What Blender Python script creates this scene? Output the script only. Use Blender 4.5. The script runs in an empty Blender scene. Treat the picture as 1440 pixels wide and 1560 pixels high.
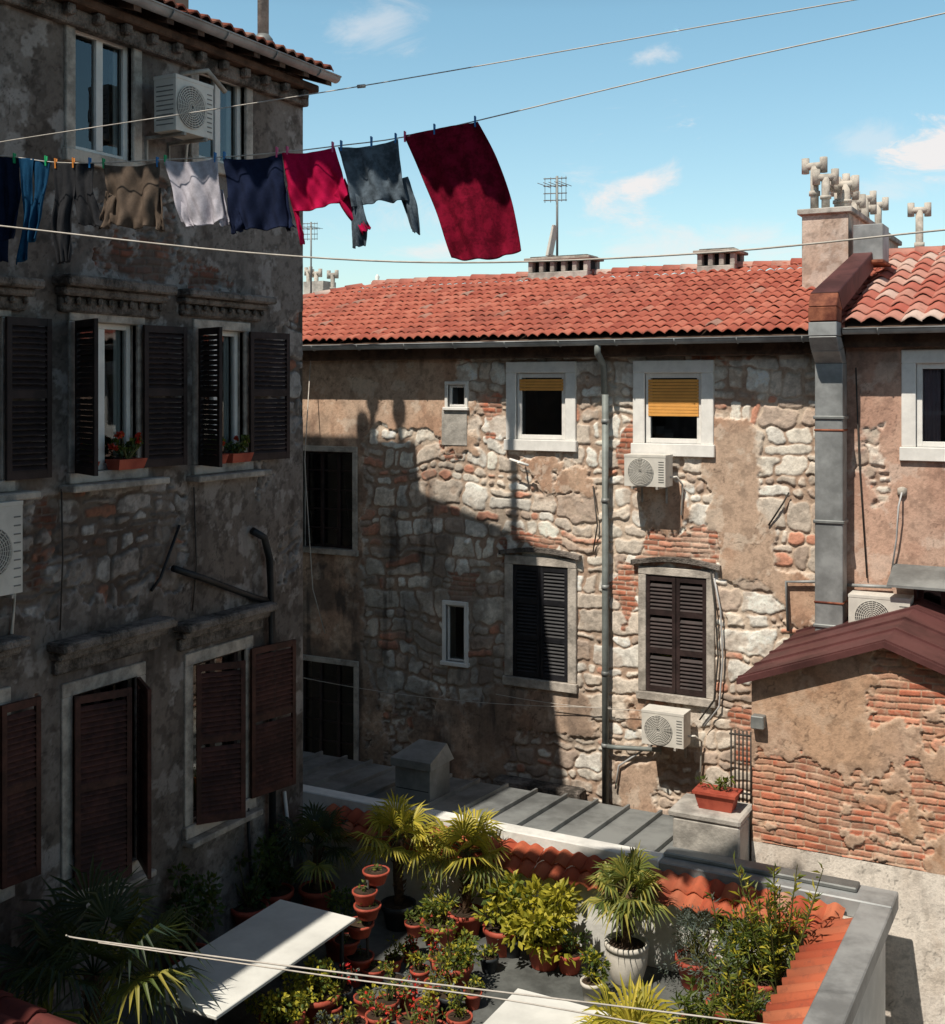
import bpy, bmesh, math, random
import numpy as np
from mathutils import Vector, Matrix
random.seed(7)
R=random.random
def U(a,b): return a+(b-a)*random.random()
Z=Vector((0,0,1))
scene=bpy.context.scene
# ------------------------------------------------------------ survey helpers (z=0 is eye level, ground is z=-10.5)
TH=math.radians(28); FPX=1821.0; HY=590.0
XL=-8.5; YB=15.6; GZ=-10.5; TZ=-6.0
SD=Vector((.20,1,-1.55)).normalized()      # direction the sunlight travels
def ray(px,py):
    t=(px-720)/FPX
    return Vector((-math.sin(TH)+math.cos(TH)*t, math.cos(TH)+math.sin(TH)*t,(HY-py)/FPX))
def onX(px,py,X=XL):
    d=ray(px,py); return d*(X/d.x)
def onY(px,py,Y=YB):
    d=ray(px,py); return d*(Y/d.y)
def onZ(px,py,zz=TZ):
    d=ray(px,py); return d*(zz/d.z)
def atD(px,py,D): return ray(px,py)*D
# ------------------------------------------------------------ materials
def new_mat(name):
    m=bpy.data.materials.new(name); m.use_nodes=True
    nt=m.node_tree; nt.nodes.clear()
    out=nt.nodes.new('ShaderNodeOutputMaterial'); b=nt.nodes.new('ShaderNodeBsdfPrincipled')
    nt.links.new(b.outputs[0],out.inputs[0]); return m,nt,b
class G:
    def __init__(s,nt): s.nt=nt
    def n(s,t,**k):
        x=s.nt.nodes.new(t)
        for a,b in k.items(): setattr(x,a,b)
        return x
    def l(s,a,b): s.nt.links.new(a,b)
    def val(s,sock,v):
        if isinstance(v,(int,float,tuple,list)): sock.default_value=v
        else: s.l(v,sock)
    def math(s,op,a,b=0.0,clamp=False):
        x=s.n('ShaderNodeMath',operation=op); x.use_clamp=clamp
        s.val(x.inputs[0],a); s.val(x.inputs[1],b); return x.outputs[0]
    def mix(s,f,a,b,blend='MIX'):
        x=s.n('ShaderNodeMix',data_type='RGBA',blend_type=blend)
        s.val(x.inputs[0],f); s.val(x.inputs[6],c4(a)); s.val(x.inputs[7],c4(b)); return x.outputs[2]
    def noise(s,vec,scale,detail=3,rough=.6,dist=0):
        x=s.n('ShaderNodeTexNoise'); x.inputs['Scale'].default_value=scale; x.inputs['Detail'].default_value=detail
        x.inputs['Roughness'].default_value=rough; x.inputs['Distortion'].default_value=dist
        if vec is not None: s.l(vec,x.inputs['Vector'])
        return x
    def sstep(s,v,a,b,o0=0.0,o1=1.0):
        x=s.n('ShaderNodeMapRange',interpolation_type='SMOOTHSTEP')
        s.val(x.inputs[0],v); x.inputs[1].default_value=a; x.inputs[2].default_value=b; x.inputs[3].default_value=o0; x.inputs[4].default_value=o1
        return x.outputs[0]
    def ramp(s,f,stops):
        x=s.n('ShaderNodeValToRGB'); e=x.color_ramp.elements
        while len(e)<len(stops): e.new(.5)
        for i,(p,c) in enumerate(stops): e[i].position=p; e[i].color=c4(c)
        s.l(f,x.inputs[0]); return x.outputs[0]
    def scale(s,vec,v):
        x=s.n('ShaderNodeVectorMath',operation='MULTIPLY'); s.l(vec,x.inputs[0]); x.inputs[1].default_value=v; return x.outputs[0]
    def bump(s,h,strength,dist):
        x=s.n('ShaderNodeBump'); x.inputs['Strength'].default_value=strength; x.inputs['Distance'].default_value=dist
        s.l(h,x.inputs['Height']); return x.outputs[0]
def c4(c):
    if isinstance(c,(tuple,list)) and len(c)==3: return (c[0],c[1],c[2],1)
    return c
def simple(name,col,rough=.8,var=.25,sc=6,bump=.3,bd=.01,metal=0,col2=None,spec=.3):
    m,nt,b=new_mat(name); g=G(nt)
    tc=g.n('ShaderNodeTexCoord').outputs['Object']
    a=tuple(x*(1-var) for x in col); c=col2 or tuple(min(1,x*(1+var)) for x in col)
    n1=g.noise(tc,sc,4,.65); n2=g.noise(tc,sc*.22,1,.6)
    f=g.math('ADD',g.math('MULTIPLY',n1.outputs[0],.5),g.math('MULTIPLY',n2.outputs[0],.5))
    f=g.sstep(f,.36,.64)
    cc=g.mix(f,a,c)
    g.l(cc,b.inputs['Base Color']); b.inputs['Roughness'].default_value=rough; b.inputs['Metallic'].default_value=metal
    b.inputs['Specular IOR Level'].default_value=spec
    if bump: g.l(g.bump(g.noise(tc,sc*3,2,.7).outputs[0],bump,bd),b.inputs['Normal'])
    return m
def leafmat(name,c1,c2,c3):
    m,nt,b=new_mat(name); g=G(nt)
    geo=g.n('ShaderNodeNewGeometry').outputs['Random Per Island']
    cc=g.ramp(geo,[(0,c1),(.5,c2),(1,c3)])
    g.l(cc,b.inputs['Base Color']); b.inputs['Roughness'].default_value=.5; b.inputs['Specular IOR Level'].default_value=.35
    tr=g.n('ShaderNodeBsdfTranslucent'); g.l(g.mix(.5,cc,(.5,.6,.05),'MIX'),tr.inputs[0])
    mx=g.n('ShaderNodeMixShader'); mx.inputs[0].default_value=.25
    g.l(b.outputs[0],mx.inputs[1]); g.l(tr.outputs[0],mx.inputs[2])
    out=[n for n in nt.nodes if n.type=='OUTPUT_MATERIAL'][0]; g.l(mx.outputs[0],out.inputs[0])
    return m
M={}
m,nt,b=new_mat('masonry_surface'); g=G(nt)
at=g.n('ShaderNodeAttribute',attribute_name='col'); tc=g.n('ShaderNodeTexCoord').outputs['Object']
fn=g.noise(tc,38,3,.75).outputs[0]
g.l(g.mix(g.sstep(fn,.44,.66,.0,.20),at.outputs['Color'],(.12,.085,.065)),b.inputs['Base Color'])
b.inputs['Roughness'].default_value=.93; b.inputs['Specular IOR Level'].default_value=.12
g.l(g.bump(fn,.5,.012),b.inputs['Normal']); M['masonry']=m
def tilemat(name,stops,dirt):
    m,nt,b=new_mat(name); g=G(nt)
    geo=g.n('ShaderNodeNewGeometry').outputs['Random Per Island']; tc=g.n('ShaderNodeTexCoord').outputs['Object']
    c=g.ramp(geo,stops); n=g.noise(tc,9,4,.7); n2=g.noise(tc,1.2,2,.6)
    c=g.mix(g.sstep(n.outputs[0],.5,.72,0,.5),c,dirt); c=g.mix(g.sstep(n2.outputs[0],.5,.7,0,.35),c,dirt)
    g.l(c,b.inputs['Base Color']); b.inputs['Roughness'].default_value=.85; b.inputs['Specular IOR Level'].default_value=.15
    return m
M['tile']=tilemat('terracotta_roof_tile',[(0,(.32,.085,.06)),(.5,(.41,.125,.085)),(.96,(.47,.165,.115)),(1,(.32,.22,.18))],(.22,.085,.065))
M['tile_cop']=tilemat('coping_tile',[(0,(.36,.075,.04)),(.5,(.46,.12,.06)),(.9,(.5,.17,.09)),(1,(.42,.25,.18))],(.16,.07,.05))
M['tile_old']=tilemat('old_roof_tile',[(0,(.25,.07,.045)),(.5,(.34,.11,.07)),(.9,(.42,.18,.12)),(1,(.45,.34,.28))],(.14,.08,.06))
M['tile_dark']=tilemat('shaded_dark_tile',[(0,(.08,.018,.015)),(.5,(.11,.026,.022)),(1,(.14,.04,.035))],(.04,.02,.02))  # dark red tile with the lean-to's shade put into the colour
M['tile_mix']=tilemat('mixed_roof_tile',[(0,(.40,.11,.08)),(.45,(.44,.16,.12)),(.75,(.52,.31,.25)),(1,(.56,.44,.38))],(.26,.12,.09))
M['white']=simple('white_paint',(.80,.78,.74),.6,.10,8,.15,.004)
M['whitewash']=simple('whitewashed_wall',(.70,.69,.65),.9,.20,3,.5,.015)
M['offstone']=simple('weathered_stone_trim',(.40,.36,.315),.9,.4,9,.6,.015)
M['greystone']=simple('mossy_stone_cornice',(.12,.105,.09),.95,.6,12,1,.03,col2=(.26,.225,.20))
M['shutter']=simple('dark_brown_shutter',(.030,.018,.017),.6,.4,14,.2,.003)
M['shutter_red']=simple('redbrown_shutter',(.065,.024,.018),.6,.45,14,.3,.003)
M['shutter_blue']=simple('black_shutter',(.015,.015,.018),.5,.4,14,.2,.003)
M['wood']=simple('old_wood',(.09,.055,.038),.85,.45,12,.6,.01)
M['zinc']=simple('zinc_sheet',(.29,.30,.30),.6,.3,4,.1,.003,metal=.3)
M['pipezinc']=simple('painted_downpipe',(.20,.22,.21),.6,.3,4,.1,.003,metal=.2)
M['lead']=simple('grey_sheet_metal',(.24,.25,.245),.55,.35,3,.15,.004,metal=.35)
M['rust']=simple('rusty_sheet',(.20,.05,.03),.8,.5,7,.4,.005,col2=(.36,.13,.07))
M['darkred']=simple('oxide_red_metal',(.095,.036,.034),.6,.4,3,.3,.006,metal=.1)
M['black']=simple('black_pipe',(.02,.022,.024),.5,.3,10,.1,.003)
M['acw']=simple('ac_white_plastic',(.66,.63,.57),.5,.12,6,.03,.002)
M['dark']=simple('dark_interior',(.02,.02,.022),.9,.3,6,0)
M['grille']=simple('grille_grey',(.20,.20,.19),.6,.2,6,0)
M['orange']=simple('orange_blind',(.74,.36,.09),.6,.08,10,.1,.002)
M['curtain']=simple('net_curtain',(.45,.45,.45),.9,.1,8,.1,.004)
M['mauve']=simple('mauve_curtain',(.42,.29,.32),.9,.1,8,.1,.004)
M['concrete']=simple('concrete',(.38,.355,.32),.92,.35,7,.6,.012)
M['concrete_d']=simple('terrace_floor',(.10,.105,.10),.85,.4,4,.3,.006)
M['pipe']=simple('cement_pipe',(.42,.38,.33),.9,.35,10,.4,.01)
M['terra']=simple('terracotta_pot',(.38,.065,.04),.6,.25,9,.1,.003,col2=(.46,.10,.06))
M['potw']=simple('white_pot',(.66,.62,.55),.7,.18,8,.2,.004)
M['potb']=simple('black_pot',(.03,.035,.04),.5,.3,8,.1,.003)
M['soil']=simple('soil',(.05,.032,.02),.95,.4,20,.8,.02)
M['trunk']=simple('palm_trunk',(.12,.075,.045),.95,.5,30,1,.02)
M['stem']=simple('green_stem',(.10,.10,.03),.8,.4,20,0)
M['table']=simple('stone_table_top',(.66,.66,.62),.6,.12,3,.1,.003)
M['rope']=simple('rope',(.52,.48,.43),.8,.15,30,0)
M['wire']=simple('dark_wire',(.05,.045,.04),.7,.2,30,0)
M['ground']=simple('courtyard_ground',(.16,.15,.14),.95,.3,1.2,.4,.02)
M['plain']=simple('house_render_plain',(.28,.23,.18),.95,.3,2,.5,.02)
M['geran']=leafmat('geranium_petals',(.6,.02,.02),(.7,.04,.03),(.45,.01,.02))
M['lf_dark']=leafmat('leaf_dark',(.018,.04,.015),(.03,.065,.02),(.05,.09,.03))
M['lf_mid']=leafmat('leaf_mid',(.045,.08,.018),(.09,.13,.025),(.17,.20,.035))
M['lf_yel']=leafmat('leaf_yellowgreen',(.18,.19,.02),(.36,.32,.03),(.52,.45,.05))
M['lf_blue']=leafmat('leaf_bluegreen',(.06,.09,.08),(.12,.15,.14),(.20,.23,.20))
M['palm_d']=leafmat('palm_frond_dark',(.010,.025,.020),(.018,.042,.03),(.04,.06,.03))
M['palm_y']=leafmat('palm_frond_yellow',(.20,.20,.03),(.42,.36,.04),(.6,.48,.08))
M['palm_g']=leafmat('palm_frond_green',(.08,.12,.03),(.19,.21,.05),(.4,.34,.07))
mg,nt,b=new_mat('window_glass'); g=G(nt)
gl=g.n('ShaderNodeBsdfGlossy'); gl.inputs['Roughness'].default_value=.02; gl.inputs[0].default_value=(.9,.95,1,1)
tr=g.n('ShaderNodeBsdfTransparent'); tr.inputs[0].default_value=(.8,.85,.85,1)
fr=g.n('ShaderNodeFresnel'); fr.inputs[0].default_value=1.5
mx=g.n('ShaderNodeMixShader'); g.l(g.math('MULTIPLY',fr.outputs[0],1.8,clamp=True),mx.inputs[0]); g.l(tr.outputs[0],mx.inputs[1]); g.l(gl.outputs[0],mx.inputs[2])
g.l(mx.outputs[0],[n for n in nt.nodes if n.type=='OUTPUT_MATERIAL'][0].inputs[0]); M['glass']=mg
# ------------------------------------------------------------ mesh builder
class Fr:
    def __init__(s,o,u,n): s.o=Vector(o); s.u=Vector(u).normalized(); s.n=Vector(n).normalized()
    def p(s,a,b,c=0): return s.o+s.u*a+Z*b+s.n*c
    def hinge(s,a,b,c,ang):
        o=s.p(a,b,c); u=s.u*math.cos(ang)+s.n*math.sin(ang); n=-s.u*math.sin(ang)+s.n*math.cos(ang)
        return Fr(o,u,n)
class MB:
    def __init__(s): s.v=[]; s.f=[]; s.m=[]; s.mats=[]; s.sm=[]
    def mi(s,k):
        if k not in s.mats: s.mats.append(k)
        return s.mats.index(k)
    def add(s,vs,fs,k,smooth=False):
        o=len(s.v); i=s.mi(k); s.v.extend([tuple(x) for x in vs])
        for f in fs: s.f.append(tuple(o+j for j in f)); s.m.append(i); s.sm.append(smooth)
    def hexa(s,P,k): s.add(P,[(0,1,2,3),(7,6,5,4),(0,4,5,1),(1,5,6,2),(2,6,7,3),(3,7,4,0)],k)
    def box(s,F,u0,u1,v0,v1,n0,n1,k):
        s.hexa([F.p(u0,v0,n0),F.p(u1,v0,n0),F.p(u1,v1,n0),F.p(u0,v1,n0),F.p(u0,v0,n1),F.p(u1,v0,n1),F.p(u1,v1,n1),F.p(u0,v1,n1)],k)
    def wbox(s,x0,x1,y0,y1,z0,z1,k):
        s.box(Fr((0,0,0),(1,0,0),(0,1,0)),x0,x1,z0,z1,y0,y1,k)
    def quad(s,a,b,c,d,k): s.add([a,b,c,d],[(0,1,2,3)],k)
    def tube(s,pts,r,k,seg=8,closed=False,caps=True):
        pts=[Vector(p) for p in pts]; n=len(pts); vs=[]; fs=[]
        rs=r if isinstance(r,(list,tuple)) else [r]*n
        ref=None
        for i,p in enumerate(pts):
            if closed: t=(pts[(i+1)%n]-pts[i-1]).normalized()
            else: t=(pts[min(n-1,i+1)]-pts[max(0,i-1)]).normalized()
            if ref is None: ref=Vector((0,0,1)) if abs(t.z)<.9 else Vector((1,0,0))
            a=t.cross(ref).normalized(); bb=t.cross(a).normalized()
            if abs(t.dot(ref))>.95: ref=a
            for j in range(seg):
                an=2*math.pi*j/seg; vs.append(p+(a*math.cos(an)+bb*math.sin(an))*rs[i])
        m=n if closed else n-1
        for i in range(m):
            for j in range(seg):
                i2=(i+1)%n; fs.append((i*seg+j,i*seg+(j+1)%seg,i2*seg+(j+1)%seg,i2*seg+j))
        if caps and not closed:
            fs.append(tuple(range(seg))[::-1]); fs.append(tuple((n-1)*seg+j for j in range(seg)))
        s.add(vs,fs,k,True)
    def ring(s,F,cu,cv,cn,r,t,k,seg=24):
        s.tube([F.p(cu+r*math.cos(2*math.pi*i/seg),cv+r*math.sin(2*math.pi*i/seg),cn) for i in range(seg)],t,k,4,closed=True)
    def lathe(s,c,prof,k,seg=20):
        c=Vector(c); vs=[]; fs=[]
        for (r,h) in prof:
            for j in range(seg):
                a=2*math.pi*j/seg; vs.append(c+Vector((r*math.cos(a),r*math.sin(a),h)))
        for i in range(len(prof)-1):
            for j in range(seg): fs.append((i*seg+j,i*seg+(j+1)%seg,(i+1)*seg+(j+1)%seg,(i+1)*seg+j))
        fs.append(tuple(range(seg))[::-1]); fs.append(tuple((len(prof)-1)*seg+j for j in range(seg)))
        s.add(vs,fs,k,True)
    def obj(s,name,parent=None,bevel=0,recalc=True):
        if not s.v: return None
        me=bpy.data.meshes.new(name); V=np.array(s.v)
        c=Vector(((V[:,0].min()+V[:,0].max())/2,(V[:,1].min()+V[:,1].max())/2,V[:,2].min()))
        me.from_pydata((V-np.array(c)).tolist(),[],s.f)
        for k in s.mats: me.materials.append(M[k])
        me.polygons.foreach_set('material_index',s.m); me.polygons.foreach_set('use_smooth',s.sm)
        me.update()
        if recalc:
            bm=bmesh.new(); bm.from_mesh(me); bmesh.ops.recalc_face_normals(bm,faces=bm.faces); bm.to_mesh(me); bm.free()
        o=bpy.data.objects.new(name,me); scene.collection.objects.link(o); o.location=c
        if parent: o.parent=parent
        if bevel:
            md=o.modifiers.new('bevel','BEVEL'); md.width=bevel; md.segments=1; md.limit_method='ANGLE'; md.angle_limit=math.radians(50)
        return o
def empty(name):
    e=bpy.data.objects.new(name,None); scene.collection.objects.link(e); e.empty_display_size=.5; return e
# ------------------------------------------------------------ masonry walls: real relief + per-vertex pigment
rg=np.random.default_rng(5)
TB=[rg.random((256,256)) for _ in range(12)]
def nz(u,v,s,seed,oct=4,r=.55):
    tot=np.zeros(np.shape(u)); a=1.0; nn=0
    for o in range(oct):
        T=TB[(seed*3+o)%12]; x=u*s+seed*17.31+o*5.1; y=v*s+seed*9.17+o*3.7
        xi=np.floor(x).astype(int); yi=np.floor(y).astype(int); fx=x-xi; fy=y-yi; fx=fx*fx*(3-2*fx); fy=fy*fy*(3-2*fy)
        a00=T[xi&255,yi&255]; a10=T[(xi+1)&255,yi&255]; a01=T[xi&255,(yi+1)&255]; a11=T[(xi+1)&255,(yi+1)&255]
        tot+=a*((a00*(1-fx)+a10*fx)*(1-fy)+(a01*(1-fx)+a11*fx)*fy); nn+=a; a*=r; s*=2.03
    return tot/nn
def ss(x,a,b): t=np.clip((x-a)/(b-a),0,1); return t*t*(3-2*t)
def h2(i,j,k): return TB[k%12][(i*7+j*31+k*3)&255,(j*13+i*57+k*11)&255]
def stonework(u,v,seed,sz):
    uw=u+.18*(nz(u,v,1.5,seed,2)-.5)*sz+.10*(nz(u,v,6,seed+1,2)-.5); vw=v+.34*(nz(u,v,.9,seed+2,2)-.5)*sz+.10*(nz(u,v,6.5,seed+3,2)-.5)
    r=np.random.default_rng(seed); hb=[float(vw.min())-.5]
    while hb[-1]<vw.max()+.5: hb.append(hb[-1]+sz*r.choice([r.uniform(.09,.15),r.uniform(.16,.26),r.uniform(.22,.34)]))
    hb=np.array(hb); J=np.searchsorted(hb,vw)-1; b=vw-hb[J]; h=hb[J+1]-hb[J]
    a=np.zeros(u.shape); w=np.ones(u.shape); I=np.zeros(u.shape,int)
    for j in np.unique(J):
        m=J==j; hh=hb[j+1]-hb[j]; ub=[float(uw.min())-1-r.random()]
        while ub[-1]<uw.max()+1: ub.append(ub[-1]+max(.10*sz,hh*r.uniform(.8,2.4)))
        ub=np.array(ub); i=np.searchsorted(ub,uw[m])-1; a[m]=uw[m]-ub[i]; w[m]=ub[i+1]-ub[i]; I[m]=i
    sub=np.zeros(u.shape,int); q=h2(I,J,1)
    st=(q<.36)&(h>.15*sz); f=.3+.4*h2(I,J,2); up=b>h*f
    sub=np.where(st&up,1,sub); nb=np.where(st,np.where(up,b-h*f,b),b); nh=np.where(st,np.where(up,h*(1-f),h*f),h)
    k=(q>.5)&(q<.74)&(w>.2*sz); f2=.3+.4*h2(I,J,4); rt=a>w*f2
    k=k|((st)&(h2(I,J,6)<.6)&(sub==1))
    sub=np.where(k&rt,sub+2,sub); na=np.where(k,np.where(rt,a-w*f2,a),a); nw=np.where(k,np.where(rt,w*(1-f2),w*f2),w)
    a,b,w,h=na,nb,nw,nh
    dx=np.minimum(a,w-a); dy=np.minimum(b,h-b); rc=np.minimum(.06*sz,np.minimum(w,h)*.48)
    d=rc-np.hypot(np.maximum(rc-dx,0),np.maximum(rc-dy,0))
    g_=.004+.024*ss(nz(u,v,3.5,seed+5,2),.35,.75)
    s=ss(d,g_,g_+.014)
    return s,h2(I+sub*17,J+sub*5,8),h2(I+sub*11,J+sub*3,9),np.minimum(w,h),d/np.maximum(rc,.01)
def brickwork(u,v,seed):
    uw=u+.03*(nz(u,v,5,seed,2)-.5); vw=v+.06*(nz(u,v,1.2,seed+1,2)-.5)+.02*(nz(u,v,8,seed+1,1)-.5)
    J=np.floor(vw/.072).astype(int); b=vw-J*.072; L=.235; x=uw/L+.5*(J&1)+.2*h2(J,J*0,3); I=np.floor(x).astype(int); a=(x-I)*L
    d=np.minimum(np.minimum(a,L-a),np.minimum(b,.072-b)); s=ss(d,.003,.012)
    return s,h2(I,J,5),h2(I,J,6)
def lerp(a,b,t): return a+(b-a)*t[...,None]
PAL={
 'warm':dict(st=[(.72,.665,.58),(.78,.74,.67),(.60,.52,.44),(.48,.38,.31),(.68,.60,.51)],mort=(.36,.255,.19),mort2=(.54,.44,.35),br=[(.42,.15,.09),(.52,.25,.17),(.34,.15,.10)],pl=[(.44,.275,.19),(.54,.375,.27),(.49,.355,.265)],pale=(.66,.56,.46),grime_shade=(.075,.063,.057)),
 'grey':dict(st=[(.36,.335,.32),(.44,.42,.40),(.25,.22,.20),(.18,.15,.13),(.32,.285,.26)],mort=(.10,.075,.062),mort2=(.17,.14,.12),br=[(.19,.075,.05),(.26,.12,.08),(.14,.07,.05)],pl=[(.14,.115,.10),(.245,.215,.195),(.19,.16,.14)],pale=(.38,.35,.33),grime_shade=(.035,.030,.028)),
 'pink':dict(st=[(.70,.65,.57),(.75,.70,.63),(.55,.47,.39),(.46,.36,.29),(.65,.57,.49)],mort=(.33,.22,.165),mort2=(.46,.36,.29),br=[(.42,.16,.10),(.54,.25,.17),(.36,.15,.10)],pl=[(.46,.28,.21),(.54,.35,.265),(.49,.33,.255)],pale=(.62,.50,.42),grime_shade=(.14,.11,.095)),
 'shed':dict(st=[(.50,.32,.21),(.54,.38,.27),(.44,.26,.17),(.46,.24,.15),(.56,.42,.31)],mort=(.42,.28,.19),mort2=(.52,.39,.29),br=[(.48,.16,.095),(.56,.26,.17),(.44,.20,.13)],pl=[(.44,.265,.17),(.51,.335,.225),(.48,.33,.24)],pale=(.58,.43,.32),grime_shade=(.2,.15,.115)),
 'lime':dict(st=[(.62,.57,.5),(.68,.63,.57),(.58,.5,.42),(.5,.4,.32),(.62,.55,.48)],mort=(.42,.36,.3),mort2=(.52,.46,.4),br=[(.45,.2,.13),(.5,.26,.18),(.42,.23,.16)],pl=[(.66,.58,.50),(.78,.71,.63),(.72,.65,.58)],pale=(.8,.75,.68),grime_shade=(.33,.28,.24)),
 'chim':dict(st=[(.5,.4,.32)]*5,mort=(.35,.26,.2),mort2=(.45,.34,.27),br=[(.4,.16,.1),(.46,.22,.15),(.33,.15,.11)],pl=[(.50,.37,.29),(.60,.48,.40),(.56,.45,.37)],pale=(.66,.57,.5),grime_shade=(.16,.13,.12)),
}
def wall(name,F,u0,u1,v0,v1,holes,pal,parent,base=(0,0,0),P=[],B=[],D=[],cell=.2,fine=None,fc=.016,top=None,conv=None,sz=1.0,seed=1,amp=1.0,pn=1.15,mot=1.0,gain=1.0,bn=1.3):
    def axis(a,b,fa,fb):
        out=[]
        if fine is None: return list(np.arange(a,b,fc))+[b]
        fa=max(a,fa); fb=min(b,fb)
        if fa>a: out+=list(np.arange(a,fa,cell))
        out+=list(np.arange(fa,fb,fc))
        if fb<b: out+=list(np.arange(fb,b,cell))
        return out+[b]
    f_=fine or (u0,u1,v0,v1)
    us=axis(u0,u1,f_[0],f_[1]); vs_=axis(v0,v1,f_[2],f_[3]); ku=[u0,u1]; kv=[v0,v1]
    for h in holes: ku+=[h[0],h[1]]; kv+=[h[2],h[3]]
    def clean(a,keep):
        keep=sorted(set(round(float(x),5) for x in keep)); a=np.array(a)
        for k in keep: a=a[np.abs(a-k)>.006]
        return np.array(sorted(list(a)+keep))
    us=clean(us,ku); vv=clean(vs_,kv)
    nu,nv=len(us),len(vv); UU,VV=np.meshgrid(us,vv,indexing='ij')
    if top is not None:
        T=np.array([top(u) for u in us])[:,None]; VV=v0+(VV-v0)*(T-v0)/(v1-v0)
    def field(rects,b):
        f=np.full(UU.shape,float(b))
        for (x0,y0,x1,y1,val) in rects:
            a=conv(x0,y0,x1,y1); sft=.25
            du=np.maximum(a[0]-UU,UU-a[1]); dv=np.maximum(a[2]-VV,VV-a[3]); d=np.maximum(du,dv)
            w=np.clip(.5-d/sft/2,0,1); f=f*(1-w)+val*w
        return np.clip(f,0,1)
    p=PAL[pal]; c=lambda x: np.array(x,float)
    s,rid,rid2,size,dn=stonework(UU,VV,seed,sz)
    n1=nz(UU,VV,2.2,seed+4,5,.6); n2=nz(UU,VV,11,seed+5,4,.6); n3=nz(UU,VV,30,seed+6,3,.6)
    idx=np.minimum((rid*5).astype(int),4); pals=np.array([c(x) for x in p['st']]); sc=pals[idx]
    odd=(rid2>.86)&(size<.18); sc=np.where(odd[...,None],np.array(p['br'][1]),sc)
    sc=sc*(.78+.44*rid2[...,None])**.7
    sc=sc*(1-.42*mot*ss(n2,.5,.68))[...,None]*(1-.20*mot*ss(n3,.5,.66))[...,None]
    mc=lerp(np.broadcast_to(c(p['mort']),sc.shape),np.broadcast_to(c(p['mort2']),sc.shape),ss(n1,.4,.6))*(.75+.5*n3)[...,None]
    smear=ss(nz(UU,VV,3.2,seed+8,4,.6),.56,.66)*.8*mot
    col=lerp(mc,sc,s*(1-smear)); hgt=-.034+s*(.012+.018*rid+.004*dn)*(1-.6*smear)+.016*(n2-.5)+.006*(n3-.5)
    bs,b1,b2=brickwork(UU,VV,seed+2); bp=np.array([c(x) for x in p['br']]); bc=bp[np.minimum((b1*3).astype(int),2)]*(.8+.4*b2)[...,None]*(1-.35*mot*ss(n2,.5,.65))[...,None]
    bc=lerp(mc,bc,bs*(1-.55*ss(nz(UU,VV,4,seed+17,3),.5,.62))); bh=-.034+bs*(.012+.012*b2)-.012*(b1>.93)+.005*(n3-.5)
    bf=field(B,base[1])+(nz(UU,VV,1.9,seed+9,4,.55)-.5)*bn
    bm=ss(bf,.50,.53); col=lerp(col,bc,bm); hgt=hgt*(1-bm)+bh*bm
    pf=field(P,base[0])+(nz(UU,VV,1.15,seed+10,5,.58)-.5)*pn+(n2-.5)*.22+(nz(UU,VV,5,seed+11,3)-.5)*.3
    pm=ss(pf,.50,.52); res=ss(pf,.36,.5)*ss(n2,.42,.55)*.75*mot
    pc=lerp(np.broadcast_to(c(p['pl'][0]),sc.shape),np.broadcast_to(c(p['pl'][1]),sc.shape),ss(nz(UU,VV*.45,2.0,seed+12,5,.62),.38,.62))
    pc=lerp(pc,np.broadcast_to(c(p['pl'][2]),sc.shape),ss(nz(UU,VV,.8,seed+13,4,.6),.45,.62))
    pc=pc*(1-.40*mot*ss(n2,.52,.66))[...,None]*(1-.15*ss(n3,.5,.66))[...,None]
    pc=lerp(pc,np.broadcast_to(c(p['pale']),sc.shape),.75*mot*ss(nz(UU,VV,3.4,seed+14,5,.65),.58,.66))
    edge=1-ss(pf,.525,.56); pc=lerp(pc,np.broadcast_to(c(p['pale']),sc.shape),edge*.55)
    cr=np.abs(nz(UU,VV,1.3,seed+15,5,.6)-.5); pc=pc*(1-.5*(1-ss(cr,.0,.006)))[...,None]
    col=lerp(col,pc,np.maximum(pm,res)); ph=.006+.006*(n1-.5)+.004*(n2-.5)-.005*(1-ss(pf,.52,.58)); hgt=hgt*(1-pm)+ph*pm+.006*res*(1-pm)
    col=col*gain
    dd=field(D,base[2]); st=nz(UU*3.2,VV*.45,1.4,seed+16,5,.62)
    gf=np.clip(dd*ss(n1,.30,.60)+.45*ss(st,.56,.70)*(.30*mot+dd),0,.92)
    col=lerp(col,np.broadcast_to(c(p['grime_shade']),sc.shape),gf)  # grime tint; on the back house it also carries painted cast shadow
    col=np.clip(col,.005,.86); hgt=hgt*amp
    pts=(np.array(F.o)+UU[...,None]*np.array(F.u)+VV[...,None]*np.array((0,0,1.))+hgt[...,None]*np.array(F.n)).reshape(-1,3)
    idxg=np.arange(nu*nv).reshape(nu,nv)
    uc=(us[:-1]+us[1:])/2; vc=(vv[:-1]+vv[1:])/2; keep=np.ones((nu-1,nv-1),bool)
    for h in holes: keep&=~(((uc>h[0])&(uc<h[1]))[:,None]&((vc>h[2])&(vc<h[3]))[None,:])
    q=np.stack([idxg[:-1,:-1],idxg[1:,:-1],idxg[1:,1:],idxg[:-1,1:]],-1)[keep]
    if F.u.cross(Z).dot(F.n)<0: q=q[:,::-1]
    nf=len(q); me=bpy.data.meshes.new(name); me.vertices.add(len(pts)); me.vertices.foreach_set('co',pts.ravel())
    me.loops.add(nf*4); me.loops.foreach_set('vertex_index',q.ravel().astype(np.int32)); me.polygons.add(nf)
    me.polygons.foreach_set('loop_start',np.arange(0,nf*4,4,dtype=np.int32)); me.polygons.foreach_set('use_smooth',np.ones(nf,bool))
    me.update(calc_edges=True); me.materials.append(M['masonry'])
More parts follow.
